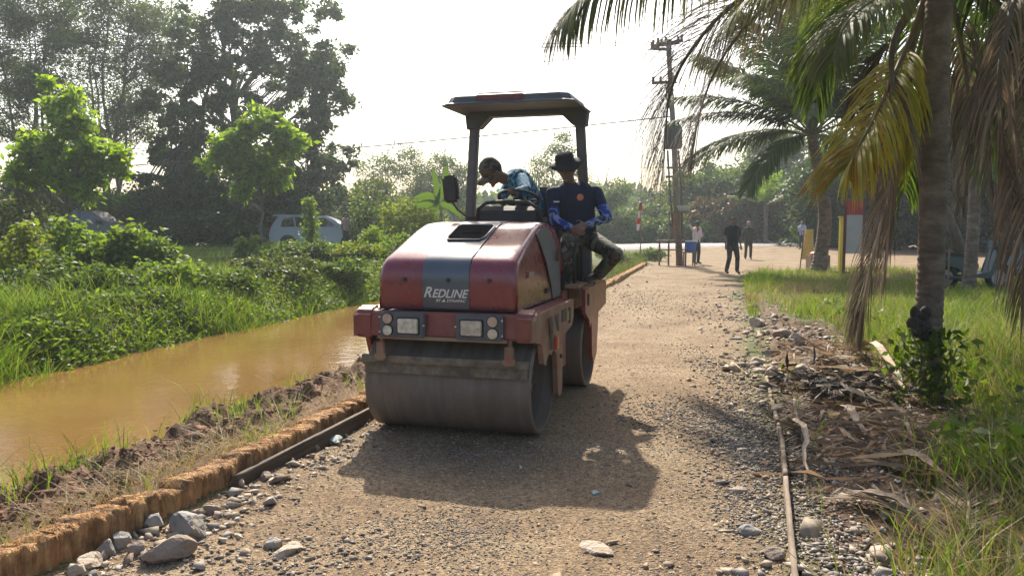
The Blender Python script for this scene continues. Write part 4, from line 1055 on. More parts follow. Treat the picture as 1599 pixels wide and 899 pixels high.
def curve_pts(a, b, sag=0.0, n=5, wob=0.0, rr=random):
    a, b = Vector(a), Vector(b); out = []
    L_ = (b - a).length
    for i in range(n + 1):
        t = i / n; p = a.lerp(b, t); p.z += sag * math.sin(math.pi * t) * L_
        if 0 < i < n: p += Vector((rr.uniform(-1, 1), rr.uniform(-1, 1), rr.uniform(-1, 1))) * wob * L_
        out.append(p)
    return out
def tree(name, label, cat, base, h, tr, blobs, ntips, nleaf, leaf, sig, lm, bark, group=None, seed=1, lean=(0, 0), stems=1, fork=0.35, wl=0.5, flat=0.7):
    """blobs: (dx,dy,z,rx,ry,rz) masses of the crown"""
    rr = random.Random(seed); rg = np.random.default_rng(seed)
    T = thing(name, label, cat, base, 0, group)
    mb = MB()
    tips = []
    vol = np.array([b[3] * b[4] * b[5] for b in blobs]) ** 0.8; vol /= vol.sum()
    for _ in range(ntips):
        b = blobs[rg.choice(len(blobs), p=vol)]
        d = rg.normal(size=3); d /= np.linalg.norm(d); r_ = rg.uniform(0.35, 1.0) ** 0.5
        tips.append(Vector((b[0] + d[0] * b[3] * r_, b[1] + d[1] * b[4] * r_, b[2] + d[2] * b[5] * r_)))
    trunks = []
    for s_ in range(stems):
        top = Vector((lean[0] + (rr.uniform(-1, 1) * h * .16 if stems > 1 else 0), lean[1] + (rr.uniform(-1, 1) * h * .1 if stems > 1 else 0), h * (rr.uniform(.8, 1) if stems > 1 else .92)))
        pts = curve_pts((rr.uniform(-.1, .1) * (stems > 1), 0, -0.15), top, 0, 9, 0.018, rr)
        rs = [tr * (1.25 if i == 0 else 1) * (1 - 0.85 * i / 9) for i in range(10)]
        mb.tube(pts, rs, 9); trunks.append((pts, rs))
    for t in tips[:min(len(tips), 140)]:
        pts, rs = min(trunks, key=lambda q: min((Vector((p.x - t.x, p.y - t.y, 0))).length for p in q[0][3:]))
        cand = [i for i in range(len(pts)) if pts[i].z > h * fork * 0.6 and pts[i].z < t.z + .1] or [5]
        i = max(cand, key=lambda i_: -abs((t.z - pts[i_].z) - 0.8 * math.hypot(t.x - pts[i_].x, t.y - pts[i_].y)))
        r0 = min(rs[i] * .5, .02 + .02 * (t - pts[i]).length)
        mb.tube(curve_pts(pts[i], t, 0.08, 4, 0.05, rr), [r0, r0 * .8, r0 * .6, r0 * .4, r0 * .2], 4, False)
    mb.build("trunk", bark, T, smooth=True)
    per = max(1, nleaf // ntips)
    C = np.repeat(np.array([t[:] for t in tips]), per, 0)
    sg = np.repeat(rg.uniform(.6, 1.35, len(tips)), per)[:, None] * sig
    P_ = C + rg.normal(size=C.shape) * sg * np.array([1, 1, flat])
    P_ = P_[P_[:, 2] > 0.05]
    n = len(P_); L_ = rg.uniform(.65, 1.3, n) * leaf
    link("crown", leaf_mesh(P_, L_, L_ * wl), lm, T)
    return T
def shrub(label, base, rx, ry, h, nleaf, leaf, lm, seed=1, name="shrub", cat="shrub", group=None, lobes=7, wl=0.55, drop=0.0):
    rr = random.Random(seed); rg = np.random.default_rng(seed)
    T = thing(name, label, cat, base, 0, group)
    mb = MB(); cs = []
    for k in range(lobes):
        a = rr.uniform(0, 6.28); q = rr.random() ** .5
        cs.append((math.cos(a) * rx * q * .75, math.sin(a) * ry * q * .75, h * rr.uniform(.35, .95) * (1 - .35 * q)))
    for c in cs:
        for j in range(3):
            t = Vector(c) + Vector((rr.uniform(-.3, .3) * rx, rr.uniform(-.3, .3) * ry, rr.uniform(-.1, .15) * h))
            mb.tube(curve_pts((rr.uniform(-.1, .1) * rx, 0, -.1), t, .1, 4, .04, rr), [.012 + .012 * h, .01 + .008 * h, .012, .008, .004], 4, False)
    mb.build("stems", M_bark, T, smooth=True)
    per = nleaf // (lobes * 9); P_ = []
    for c in cs:
        for j in range(9):
            d = rg.normal(size=3); d /= np.linalg.norm(d)
            cc = np.array(c) + d * np.array([rx * .42, ry * .42, h * .3]) * rg.uniform(.5, 1)
            P_.append(cc + rg.normal(size=(per, 3)) * np.array([rx, ry, h * .8]) * .11)
    P_ = np.concatenate(P_); P_ = P_[P_[:, 2] > 0.0]
    n = len(P_); L_ = rg.uniform(.6, 1.3, n) * leaf
    link("foliage", leaf_mesh(P_, L_, L_ * wl), lm, T); return T

# ---- blades of grass
def blades(P, hgt, wid, name, m, label, lean=0.35, seg=3, kind="stuff", parent=None):
    n = len(P); a = RNG.uniform(0, 2 * np.pi, n)
    side = np.stack([np.cos(a), np.sin(a), np.zeros(n)], -1); b2 = RNG.uniform(0, 2 * np.pi, n)
    out = np.stack([np.cos(b2), np.sin(b2), np.zeros(n)], -1) * (np.abs(RNG.normal(lean, lean * .5, n)) * hgt)[:, None]
    rows = []
    for i in range(seg + 1):
        t = i / seg
        c = P + out * t * t + np.array([0, 0, 1]) * (hgt * (t - 0.25 * t * t * np.minimum(1, lean * 2)))[:, None]
        w = (wid * (1 - t) ** .7 + 0.0004)[:, None] * side * .5
        rows += [c - w, c + w]
    V_ = np.stack(rows, 1).reshape(-1, 3); k = 2 * (seg + 1)
    f1 = np.array([[2 * i, 2 * i + 1, 2 * i + 3, 2 * i + 2] for i in range(seg)])
    F_ = (f1[None] + (np.arange(n) * k)[:, None, None]).reshape(-1, 4)
    o = link(name, nmesh(V_, F_), m, parent)
    if label: tag(o, label, None, None, kind)
    return o
def pts_in(n, x0, x1, y0, y1, dens=None, pw=1.0):
    u = RNG.random(n)
    y = y0 + (y1 - y0) * u if pw == 0 else ((y0 ** (1 - pw) + u * (y1 ** (1 - pw) - y0 ** (1 - pw))) ** (1 / (1 - pw)) if pw != 1 else y0 * (y1 / y0) ** u)
    x = (x0(y) if callable(x0) else x0) + ((x1(y) if callable(x1) else x1) - (x0(y) if callable(x0) else x0)) * RNG.random(n)
    if dens is not None: k = RNG.random(n) < dens(x, y); x, y = x[k], y[k]
    return np.stack([x, y, H(x, y) - 0.01], -1)
# right verge: tall grass
def dgr(x, y):
    rd, dt = zone(x, y); return (rd < .3) * (1 - dt) ** 2 * np.clip(.55 + 1.9 * fbm(x, y, .9, 4, 77), 0.04, 1)
Pg = pts_in(75000, lambda y: Rx(y) + .2, lambda y: Rx(y) * 0 + .68 * y + 1.5, 2.6, 12, dgr, 1.2)
hg = RNG.uniform(.14, .5, len(Pg)) * (1 + .7 * sst(.3, 1.6, Pg[:, 0] - Rx(Pg[:, 1]) - 1)) * (0.45 + 1.2 * np.clip(fbm(Pg[:, 0], Pg[:, 1], .5, 3, 5) + .5, 0, 1))
yl = np.clip(fbm(Pg[:, 0], Pg[:, 1], .7, 2, 15) * 1.3 + .22, 0, 1) > RNG.random(len(Pg))
blades(Pg[~yl], hg[~yl], np.full((~yl).sum(), .008), "grass", G_grass, "tall green grass on the right of the road", .5)
blades(Pg[yl], hg[yl], np.full(yl.sum(), .007), "dry_grass", G_dry, "yellowed dry grass among the green on the right", .6)
Wp = pts_in(22000, lambda y: Rx(y) + .9, lambda y: .68 * y + 1.5, 3.0, 13, lambda x, y: dgr(x, y) * np.clip(fbm(x, y, .9, 2, 78) * 3 + .2, 0, 1), 1.2)
Wp[:, 2] += RNG.random(len(Wp)) ** .7 * .38
Wl = RNG.uniform(.03, .12, len(Wp))
tag(link("verge_weeds", leaf_mesh(Wp, Wl, Wl * .5), G_mid), "leafy weeds among the tall grass around the near palm", None, None, "stuff")
Pg = pts_in(90000, lambda y: Rx(y), lambda y: .70 * y + 2, 12, 27.5, dgr, 1.0)
hg = RNG.uniform(.12, .30, len(Pg)) * (.6 + 1.2 * np.clip(fbm(Pg[:, 0], Pg[:, 1], .5, 3, 79) + .45, 0, 1))
yl = np.clip(fbm(Pg[:, 0], Pg[:, 1], .45, 3, 16) * 1.8 + .3, 0, 1) > RNG.random(len(Pg))
blades(Pg[~yl], hg[~yl], np.full((~yl).sum(), .013), "grass", G_grass, "short bright green grass further along the right verge", .4, 2)
blades(Pg[yl], hg[yl], np.full(yl.sum(), .011), "dry_grass", G_dry, "pale dry grass patches further along the right verge", .6, 2)
# left bank: thin dry grass and tufts on the near bank
def dnb(x, y):
    t = Lx(y) - x; return (t > .12) * (t < 1.45) * np.exp(-((t - .38) / .2) ** 2) * (0.25 + 1.3 * np.clip(fbm(x, y, 1.1, 3, 31) + .35, 0, 1))
Pg = pts_in(16000, lambda y: Lx(y) - 1.9, lambda y: Lx(y) - .1, 2.6, 12, dnb, 1.6)
blades(Pg, RNG.uniform(.06, .26, len(Pg)), np.full(len(Pg), .0045), "dry_grass", G_dry, "matted dry grass on the bank behind the orange edging", 1.1)
Pg = pts_in(5200, lambda y: Lx(y) - 1.75, lambda y: Lx(y) - .1, 2.6, 15, lambda x, y: (fbm(x, y, 1.8, 2, 51) > .14) * 1.0, 1.4)
blades(Pg, RNG.uniform(.08, .34, len(Pg)), np.full(len(Pg), .007), "grass", G_grass, "loose green grass tufts on the near canal bank", .5)
Pg = pts_in(26000, lambda y: Lx(y) - 2.3, lambda y: Lx(y) - .15, 12, 40, lambda x, y: .35 + np.clip(fbm(x, y, .6, 3, 61) * 2, 0, .65), 1.2)
blades(Pg, RNG.uniform(.1, .5, len(Pg)), np.full(len(Pg), .012), "grass", G_olive, "weedy grass on the left verge beyond the roller", .5)
# clods of earth on the bank
t_ = RNG.uniform(.5, 1.8, 9000); y_ = 1 / (1 / 2.7 + RNG.random(9000) * (1 / 13 - 1 / 2.7)); x_ = Lx(y_) - t_
P_ = np.stack([x_, y_, H(x_, y_)], -1)
pebbles(P_, RNG.gamma(1.3, .0055, 9000) * (1 + 1.2 * (RNG.random(9000) < .03)) + .003, "earth_clods", islandmat("brown_earth_clods", [(0.10, 0.045, 0.024), (0.15, 0.072, 0.038), (0.19, 0.10, 0.058), (0.07, 0.033, 0.02)], rough=.95), "dark brown clods of dug earth along the water's edge", sink=.3)

# far bank: creepers and herbs
def dfb(x, y):
    t = Lx(y) - x; return (t > 5.6) * (0.5 + np.clip(fbm(x, y, .45, 3, 91) + .3, 0, 1))
Pg = pts_in(230000, lambda y: Lx(y) - 5.6 - 3 - .12 * y, lambda y: Lx(y) - 5.6, 8, 34, dfb, 1.0)
tt = Lx(Pg[:, 1]) - Pg[:, 0]
hh = (0.10 + (0.75 * np.clip(fbm(Pg[:, 0], Pg[:, 1], .55, 2, 93) * 1.8 + .30, 0, 1.1) + .30 * np.clip(fbm(Pg[:, 0], Pg[:, 1], 1.7, 2, 94) * 2 + .3, 0, 1)) * sst(5.5, 6.8, tt) * (1 - .78 * sst(7.2, 8.8, tt)) * .62) * RNG.random(len(Pg)) ** .6
Pg[:, 2] += hh
nn = len(Pg); Lq = RNG.uniform(.028, .105, nn) * (0.7 + Pg[:, 1] / 30)
ol = np.clip(fbm(Pg[:, 0], Pg[:, 1], .9, 2, 96) * 3 + .15, 0, .9) > RNG.random(nn)
tag(link("bank_scrub", leaf_mesh(Pg[ol], Lq[ol] * .7, Lq[ol] * .25), G_olive), "fine leaved olive scrub patches on the far canal bank", None, None, "stuff")
Pg, Lq = Pg[~ol], Lq[~ol]; nn = len(Pg)
sel = np.clip(fbm(Pg[:, 0], Pg[:, 1], .35, 2, 95) * 2.2 + .4, 0, 1) > RNG.random(nn)
tag(link("bank_creepers", leaf_mesh(Pg[sel], Lq[sel], Lq[sel] * RNG.uniform(.35, .85, sel.sum())), G_mid), "dense green creepers covering the far canal bank", None, None, "stuff")
tag(link("bank_herbs", leaf_mesh(Pg[~sel], Lq[~sel], Lq[~sel] * .45), G_bright), "bright leafy herbs mixed into the far canal bank", None, None, "stuff")
Pg = pts_in(60000, lambda y: Lx(y) - 6 - .5 * y, lambda y: Lx(y) - 5.9, 9, 36, lambda x, y: .3 + np.clip(fbm(x, y, .3, 3, 97) * 2 + .3, 0, .7), 1.0)
blades(Pg, RNG.uniform(.15, .5, len(Pg)), np.full(len(Pg), .016), "meadow_grass", G_grass, "rough grass of the field beyond the canal", .5, 2)
Pg = pts_in(26000, lambda y: Lx(y) - 5.7 - 3.5, lambda y: Lx(y) - 5.75, 8, 26, lambda x, y: np.clip(fbm(x, y, .8, 2, 98) * 3, 0, 1), 1.0)
blades(Pg, RNG.uniform(.3, .95, len(Pg)), np.full(len(Pg), .016), "bank_grass", G_grass, "taller grass growing through the creepers on the far bank", .5, 3)
# weeds standing out of the water edge
Pg = np.concatenate([np.stack([Lx(y) - t, y, np.full_like(y, WATER_Z - .05)], -1) for y, t in ((RNG.uniform(4, 12, 160), RNG.normal(2.05, .12, 160)),)])
blades(Pg, RNG.uniform(.1, .4, len(Pg)), np.full(len(Pg), .005), "water_weeds", G_grass, "thin weeds standing in the water's near edge", .3)

G_dark2 = leafmat("deep_green_leaves", [(0.036, 0.065, 0.02), (0.05, 0.085, 0.026), (0.08, 0.12, 0.036), (0.055, 0.07, 0.03)], 0.4)  # deep green of the leaves themselves
# ---- shrubs of the far bank, one by one
SH = [(120, 425, 19, 1.3, 1.3, 1.35, 5200, .17, G_bright, "broad bright green cassava-like bush, left of the two in front of the dark pickup"),
      (225, 420, 19.5, 0.95, 1.0, 1.35, 4600, .17, G_bright, "rounded bright green bush in front of the pickup's bonnet"),
      (15, 420, 17, .9, 1.0, 1.6, 3800, .13, G_yel, "yellowish shrub at the left frame edge"),
      (50, 480, 15.5, 1.0, .9, 0.82, 3600, .11, G_mid, "dark green shrub low on the bank near the left frame edge"),
      (150, 500, 15, .9, .8, 0.69, 3400, .10, G_mid, "low leafy shrub on the bank below the cassava-like bush"),
      (255, 490, 16, .9, .8, 0.73, 3400, .10, G_bright, "leafy light green shrub above the water, second bank shrub from the left"),
      (345, 480, 17, .8, .8, 0.69, 3400, .10, G_mid, "dense round shrub overhanging the water in the middle of the bank"),
      (440, 470, 19, .9, .9, 0.73, 3200, .11, G_olive, "olive shrub on the bank right of the middle"),
      (520, 455, 21, .9, .9, 0.59, 3000, .11, G_mid, "green shrub at the water's far bend beside the roller"),
      (470, 410, 24.5, 1.1, 1.0, 0.78, 4600, .12, G_mid, "dark rounded shrub below the silver car"),
      (560, 420, 25, 1.1, 1.0, 0.67, 3600, .13, G_yel, "yellow green shrub right of the rounded shrub under the silver car"),
      (400, 432, 22, .8, .8, 0.45, 2400, .11, G_olive, "low olive shrub in the clearing below the right young tree"),
      (530, 385, 29, 1.0, .8, 0.56, 2600, .12, G_bright, "bright low shrub in front of the silver car's bonnet"),
      (435, 388, 29, .7, .6, 0.64, 2000, .12, G_bright, "small bright shrub hiding the silver car's rear wheel"),
      (590, 400, 26, 1.2, 1.0, 1.1, 3600, .12, G_bright, "bright shrub touching the roller's bonnet on the left"),
      (640, 350, 30, 1.5, 1.2, 1.9, 4200, .13, G_yel, "tall yellow green shrub behind the roller's bonnet"),
      (600, 340, 33, 1.6, 1.2, 2.6, 4600, .13, G_mid, "tall green shrub behind the bonnet, left of the banana plant"),
      (740, 350, 31, 1.3, 1.1, 1.9, 3400, .13, G_olive, "olive shrub behind the left canopy post"),
      (820, 350, 33, 1.6, 1.2, 1.9, 3600, .13, G_mid, "green shrub seen between the two men on the roller"),
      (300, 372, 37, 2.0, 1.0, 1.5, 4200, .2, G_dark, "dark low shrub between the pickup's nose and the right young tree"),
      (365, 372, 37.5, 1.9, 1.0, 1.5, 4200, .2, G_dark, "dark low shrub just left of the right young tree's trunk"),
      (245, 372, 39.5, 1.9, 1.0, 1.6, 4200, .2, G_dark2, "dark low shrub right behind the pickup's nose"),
      (20, 380, 26, 1.8, 1.4, 2.6, 4200, .14, G_olive, "tall olive shrub at the left frame edge behind the pickup's tail"),
      (960, 395, 29, .8, .7, .6, 1500, .10, G_olive, "low weed clump right of the seated man's knee"),
      (1010, 390, 34, .9, .7, .5, 1400, .10, G_mid, "low weed clump left of the utility pole's foot")]
for i, (px, py, d, rx, ry, h, nl, lf, lm, lb) in enumerate(SH):
    p = at(px, py, d); shrub(lb, foot(p.x, d), rx, ry, h, nl, lf, lm, 100 + i)
# vine covered post, saplings
p = foot(at(487, 380, 29).x, 29)
T = thing("vine_covered_post", "slim post wrapped in bright climbing leaves in front of the silver car", "post", p)
MB().tube([(0, 0, -.1), (.02, 0, 1.1), (-.08, 0, 2.1)], .05, 8).build("post", M_bark, T)
rg = np.random.default_rng(3); z = rg.uniform(.1, 2.15, 1500); P_ = np.stack([-.03 * z + rg.normal(0, .16, 1500) * (1.2 - .3 * z), rg.normal(0, .16, 1500), z], -1); L_ = rg.uniform(.07, .15, 1500)
link("vine", leaf_mesh(P_, L_, L_ * .6), G_bright, T)
shrub("small upright sapling with big bright leaves in the clearing", foot(at(385, 405, 27).x, 27), .45, .4, 1.0, 700, .16, G_bright, 300, "sapling", "sapling", None, 5)
# young bright trees
pA = foot(at(107, 372, 26).x, 26)
c = [at(x, y, 26) - pA for x, y in ((110, 190), (60, 230), (150, 240), (100, 265), (40, 265), (170, 250), (90, 150), (130, 290))]
tree("young_tree", "young bright green tree with a broad crown left of the frame's middle, above the pickup", "tree", pA, 4.6, .075, [(q.x, q.y, q.z, .65, .65, .5) for q in c], 120, 8500, .24, .14, G_young, M_bark, "young trees in the field beyond the canal", 11, (-.1, 0), 2)
pB = foot(at(412, 392, 31).x, 31)
c = [at(x, y, 31) - pB for x, y in ((405, 190), (365, 225), (440, 225), (400, 250), (355, 255), (455, 215), (385, 285), (420, 270))]
tree("young_tree", "young bright green tree with a slim bare trunk, left of the silver car", "tree", pB, 5.2, .07, [(q.x, q.y, q.z, .75, .7, .55) for q in c], 120, 8500, .26, .14, G_young, M_bark, "young trees in the field beyond the canal", 12, (-.2, 0), 1)

# ---- tall background trees on the left
def bigtree(label, px, d, tops, h, tr, nt, nl, leaf, sig, lm, bark, seed, stems=1, name="broadleaf_tree", rad=1.6, fork=.3, wl=.5, lean=(0, 0), grp="tall trees behind the parked cars"):
    x = at(px, 380, d).x; b = foot(x, d)
    bl = []
    for (tx, ty, r) in tops:
        q = at(tx, ty, d) - b; bl.append((q.x, random.uniform(-1, 1), q.z, r, r * 1.0, r * .8))
    return tree(name, label, "tree", b, h, tr, bl, nt, nl, leaf, sig, lm, bark, grp, seed, lean, stems, fork, wl)
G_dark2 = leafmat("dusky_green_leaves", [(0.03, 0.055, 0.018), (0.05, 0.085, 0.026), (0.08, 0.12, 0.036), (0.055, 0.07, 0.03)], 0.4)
G_air = leafmat("fine_grey_green_leaves", [(0.06, 0.095, 0.035), (0.09, 0.13, 0.05), (0.07, 0.095, 0.045), (0.12, 0.15, 0.055)], 0.45)
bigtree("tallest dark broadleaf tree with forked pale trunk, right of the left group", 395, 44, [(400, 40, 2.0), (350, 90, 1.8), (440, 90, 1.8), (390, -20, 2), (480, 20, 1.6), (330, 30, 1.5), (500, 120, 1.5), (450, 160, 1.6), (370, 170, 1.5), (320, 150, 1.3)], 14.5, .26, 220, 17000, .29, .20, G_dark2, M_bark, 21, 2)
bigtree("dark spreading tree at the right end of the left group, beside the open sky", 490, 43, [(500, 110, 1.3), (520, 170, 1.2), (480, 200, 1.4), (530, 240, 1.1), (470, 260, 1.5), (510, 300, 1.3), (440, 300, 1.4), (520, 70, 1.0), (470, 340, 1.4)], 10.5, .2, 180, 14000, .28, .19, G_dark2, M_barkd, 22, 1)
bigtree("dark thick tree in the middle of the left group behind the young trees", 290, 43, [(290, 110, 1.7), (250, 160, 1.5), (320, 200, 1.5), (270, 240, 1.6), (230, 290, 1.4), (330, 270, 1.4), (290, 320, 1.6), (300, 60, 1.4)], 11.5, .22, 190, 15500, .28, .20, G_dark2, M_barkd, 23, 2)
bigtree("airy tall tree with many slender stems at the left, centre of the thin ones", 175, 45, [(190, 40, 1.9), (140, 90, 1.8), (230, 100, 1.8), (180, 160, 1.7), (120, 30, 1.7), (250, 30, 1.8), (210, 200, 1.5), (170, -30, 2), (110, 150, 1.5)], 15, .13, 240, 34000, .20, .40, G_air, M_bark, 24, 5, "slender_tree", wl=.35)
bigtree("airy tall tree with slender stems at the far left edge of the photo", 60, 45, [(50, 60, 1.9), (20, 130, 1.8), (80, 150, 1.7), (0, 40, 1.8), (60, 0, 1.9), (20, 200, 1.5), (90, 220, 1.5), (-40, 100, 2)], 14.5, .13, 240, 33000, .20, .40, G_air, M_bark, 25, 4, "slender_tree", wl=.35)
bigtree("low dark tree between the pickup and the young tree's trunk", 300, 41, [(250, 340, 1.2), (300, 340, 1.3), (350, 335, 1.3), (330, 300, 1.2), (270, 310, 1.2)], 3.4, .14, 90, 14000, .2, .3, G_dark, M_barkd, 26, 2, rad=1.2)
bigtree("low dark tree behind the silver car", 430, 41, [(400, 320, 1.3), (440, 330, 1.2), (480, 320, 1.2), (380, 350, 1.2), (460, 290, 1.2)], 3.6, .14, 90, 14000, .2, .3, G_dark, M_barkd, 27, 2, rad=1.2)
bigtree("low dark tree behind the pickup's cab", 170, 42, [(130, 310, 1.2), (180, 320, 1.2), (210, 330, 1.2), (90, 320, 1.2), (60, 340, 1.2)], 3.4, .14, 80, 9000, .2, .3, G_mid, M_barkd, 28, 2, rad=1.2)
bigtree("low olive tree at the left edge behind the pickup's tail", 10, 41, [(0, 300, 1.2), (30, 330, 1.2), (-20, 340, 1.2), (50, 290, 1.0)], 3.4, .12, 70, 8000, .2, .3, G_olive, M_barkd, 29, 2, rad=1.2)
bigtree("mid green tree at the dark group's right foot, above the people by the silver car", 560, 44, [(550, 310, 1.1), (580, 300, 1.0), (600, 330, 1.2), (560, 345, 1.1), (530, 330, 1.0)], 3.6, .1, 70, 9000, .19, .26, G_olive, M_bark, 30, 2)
# thinner trees behind the roller
for i, (px, d, tops, lb) in enumerate([
    (600, 58, [(580, 270, 1.3), (620, 250, 1.4), (600, 300, 1.4), (640, 280, 1.3), (645, 245, 1.0), (570, 320, 1.3)], "hazy thin tree behind the bonnet's left half, with the tallest top there"),
    (665, 60, [(670, 290, 1.2), (650, 310, 1.3), (690, 310, 1.2), (660, 270, .9)], "hazy thin tree just left of the banana plant's tip"),
    (715, 60, [(700, 270, 1.1), (730, 280, 1.2), (710, 310, 1.3), (690, 250, .8)], "hazy thin tree between the mirror and the left canopy post"),
    (850, 60, [(840, 270, 1.3), (870, 245, 1.3), (830, 300, 1.3), (880, 225, 1.0), (860, 300, 1.3), (900, 280, 1.2)], "hazy thin tree between the two men's heads"),
    (950, 62, [(940, 310, 1.2), (965, 300, 1.1), (930, 340, 1.2), (960, 340, 1.2)], "hazy small tree right of the seated man's shoulder")]):
    bigtree(lb, px, d, tops, 7, .08, 80, 6500, .2, .38, G_air, M_bark, 40 + i, 3, "slender_tree", wl=.4, grp="thin hazy trees behind the roller")
# trees and shrubs behind the far road on the right
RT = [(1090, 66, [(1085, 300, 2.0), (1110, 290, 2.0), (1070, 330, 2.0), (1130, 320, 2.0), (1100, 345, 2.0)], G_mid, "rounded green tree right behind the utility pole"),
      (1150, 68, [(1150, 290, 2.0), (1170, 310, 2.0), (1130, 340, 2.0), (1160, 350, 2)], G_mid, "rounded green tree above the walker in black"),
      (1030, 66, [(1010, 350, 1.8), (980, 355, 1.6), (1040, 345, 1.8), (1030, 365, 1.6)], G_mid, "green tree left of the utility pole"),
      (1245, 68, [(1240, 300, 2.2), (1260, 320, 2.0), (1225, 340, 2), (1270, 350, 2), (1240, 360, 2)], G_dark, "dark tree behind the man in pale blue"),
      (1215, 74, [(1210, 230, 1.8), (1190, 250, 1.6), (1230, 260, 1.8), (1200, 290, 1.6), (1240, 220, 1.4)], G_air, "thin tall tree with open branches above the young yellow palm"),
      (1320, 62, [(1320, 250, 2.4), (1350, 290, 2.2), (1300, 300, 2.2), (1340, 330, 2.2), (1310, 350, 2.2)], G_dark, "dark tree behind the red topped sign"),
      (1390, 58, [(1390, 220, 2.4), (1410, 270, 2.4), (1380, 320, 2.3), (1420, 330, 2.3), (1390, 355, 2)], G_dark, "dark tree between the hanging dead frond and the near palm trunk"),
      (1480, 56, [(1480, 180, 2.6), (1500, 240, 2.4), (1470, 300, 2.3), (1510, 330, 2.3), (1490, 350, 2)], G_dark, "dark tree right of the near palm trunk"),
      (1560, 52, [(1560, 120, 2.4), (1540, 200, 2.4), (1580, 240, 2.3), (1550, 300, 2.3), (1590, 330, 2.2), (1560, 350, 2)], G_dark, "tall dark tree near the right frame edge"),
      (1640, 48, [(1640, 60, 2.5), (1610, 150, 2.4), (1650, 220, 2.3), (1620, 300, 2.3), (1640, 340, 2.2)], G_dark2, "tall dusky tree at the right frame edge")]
RT = [(px, d if i < 5 else {62: 50, 58: 48, 56: 46, 52: 44, 48: 42}[d], [(a_, b_, c_ * (.85 if i >= 5 else 1)) for a_, b_, c_ in tops], lm, lb) for i, (px, d, tops, lm, lb) in enumerate(RT)]
for i, (px, d, tops, lm, lb) in enumerate(RT):
    nl = 16000 if i < 5 else 30000
    bigtree(lb, px, d, tops, max(3, at(0, tops[0][1], d).z), .14, 100, nl if lm is not G_air else 8000, .36, .55, lm, M_barkd, 60 + i, 2, grp="trees behind the far road")
for i, (px, rx, h, lm, lb) in enumerate([(1120, 2.2, 3.0, G_rust, "rust brown dried shrub behind the walker in black"), (1175, 2.0, 3.2, G_rust, "rust brown dried shrub behind the man in dark green"), (1225, 1.9, 3.0, G_rust, "rust brown dried shrub left of the man in pale blue"),
      (1060, 2.0, 1.8, G_mid, "green roadside shrub behind the utility pole"), (1330, 2.4, 2.2, G_dark, "dark roadside shrub behind the yellow post"), (1430, 2.6, 2.2, G_dark, "dark roadside shrub behind the near palm trunk"), (1520, 2.6, 2.2, G_mid, "roadside shrub above the blue scooter"), (980, 2.0, 1.6, G_mid, "low roadside shrub behind the red and white flag")]):
    d = 60 if px < 1300 else 58
    shrub(lb, foot(at(px, 380, d).x, d), rx * 1.25, 1.8, h * 1.1, 9000, .30, lm, 400 + i, group="shrubs along the far road")
# distant wood closing the view
xs = RNG.uniform(-150, 190, 90000); ys_ = 108 + RNG.normal(0, 5, 90000) + .12 * xs
hp_ = 3.0 + 7 * np.clip(fbm(xs, ys_, .06, 3, 71) + .35, 0, 1)
P_ = np.stack([xs, ys_, RNG.random(90000) ** .8 * hp_], -1); L_ = RNG.uniform(.8, 1.6, 90000)
tag(link("distant_wood", leaf_mesh(P_, L_, L_ * .7), G_dark2), "far hazy line of woodland closing the view", None, None, "stuff")

# ============================================================ PALMS
def crom(pts, n):
    P_ = [2 * pts[0] - pts[1]] + list(pts) + [2 * pts[-1] - pts[-2]]; out = []
    m = len(pts) - 1
    for k in range(n + 1):
        u = min(k / n * m, m - 1e-6); i = int(u); t = u - i
        a, b, c, d = P_[i], P_[i + 1], P_[i + 2], P_[i + 3]
        out.append(0.5 * ((2 * b) + (c - a) * t + (2 * a - 5 * b + 4 * c - d) * t * t + (3 * b - a - 3 * c + d) * t ** 3))
    return out
def frond(T, pts, nl, L, droop, wd, lm, sm, sr=.022, start=.14, seed=0, fold=.35, spread=.75, ragged=0.0, name="frond", seg=4):
    """pts: rachis control points (local to T); leaflets on both sides bend down with droop"""
    rg = np.random.default_rng(seed)
    rach = crom([Vector(p) for p in pts], 26)
    vs, fs = [], []
    lens = [0]
    for a, b in zip(rach[:-1], rach[1:]): lens.append(lens[-1] + (b - a).length)
    tot = lens[-1]
    down = Vector((0, 0, -1))
    for k in range(nl):
        s = start + (1 - start) * (k + rg.uniform(-.3, .3)) / nl; s = min(max(s, start), .995)
        x = s * 26; i = min(int(x), 25); p = rach[i].lerp(rach[i + 1], x - i); t = (rach[i + 1] - rach[i]).normalized()
        sd = t.cross(Vector((0, 0, 1)))
        sd = sd.normalized() if sd.length > .12 else Vector((1, 0, 0)).cross(t).normalized()
        upv = sd.cross(t).normalized()
        ll = L * (0.45 + 0.55 * math.sin(math.pi * min(1, (s - start) / (1 - start) * .92 + .12)) ** .8) * rg.uniform(.85, 1.1)
        for sg in (-1, 1):
            if rg.random() < ragged: continue
            d = (sd * sg * spread + t * (.55 + .5 * s) + upv * fold * rg.uniform(.4, 1.2)).normalized()
            d = (d + Vector(rg.normal(0, .06, 3))).normalized()
            q = p.copy(); b0 = len(vs); dr = droop * rg.uniform(.75, 1.25)
            nv = d.cross(t).normalized() if d.cross(t).length > .05 else upv
            for j in range(seg + 1):
                tt = j / seg; w = wd * (1 if 0 < j < seg else .45) * (1 - .45 * tt) if j < seg else .0015
                wv = d.cross(upv); wv = (wv.normalized() if wv.length > .1 else t) * w * .5
                vs.append(q - wv); vs.append(q + wv)
                d = (d + down * dr * (.30 + .5 * tt)).normalized(); q = q + d * ll / seg
            for j in range(seg): fs.append((b0 + 2 * j, b0 + 2 * j + 1, b0 + 2 * j + 3, b0 + 2 * j + 2))
    o = link(name, nmesh(vs, fs), lm, T)
    mb = MB(); mb.tube(rach, [sr * (1 - .9 * k / 26) + .002 for k in range(27)], 6); mb.build("midrib", sm, o, smooth=True)
    return o
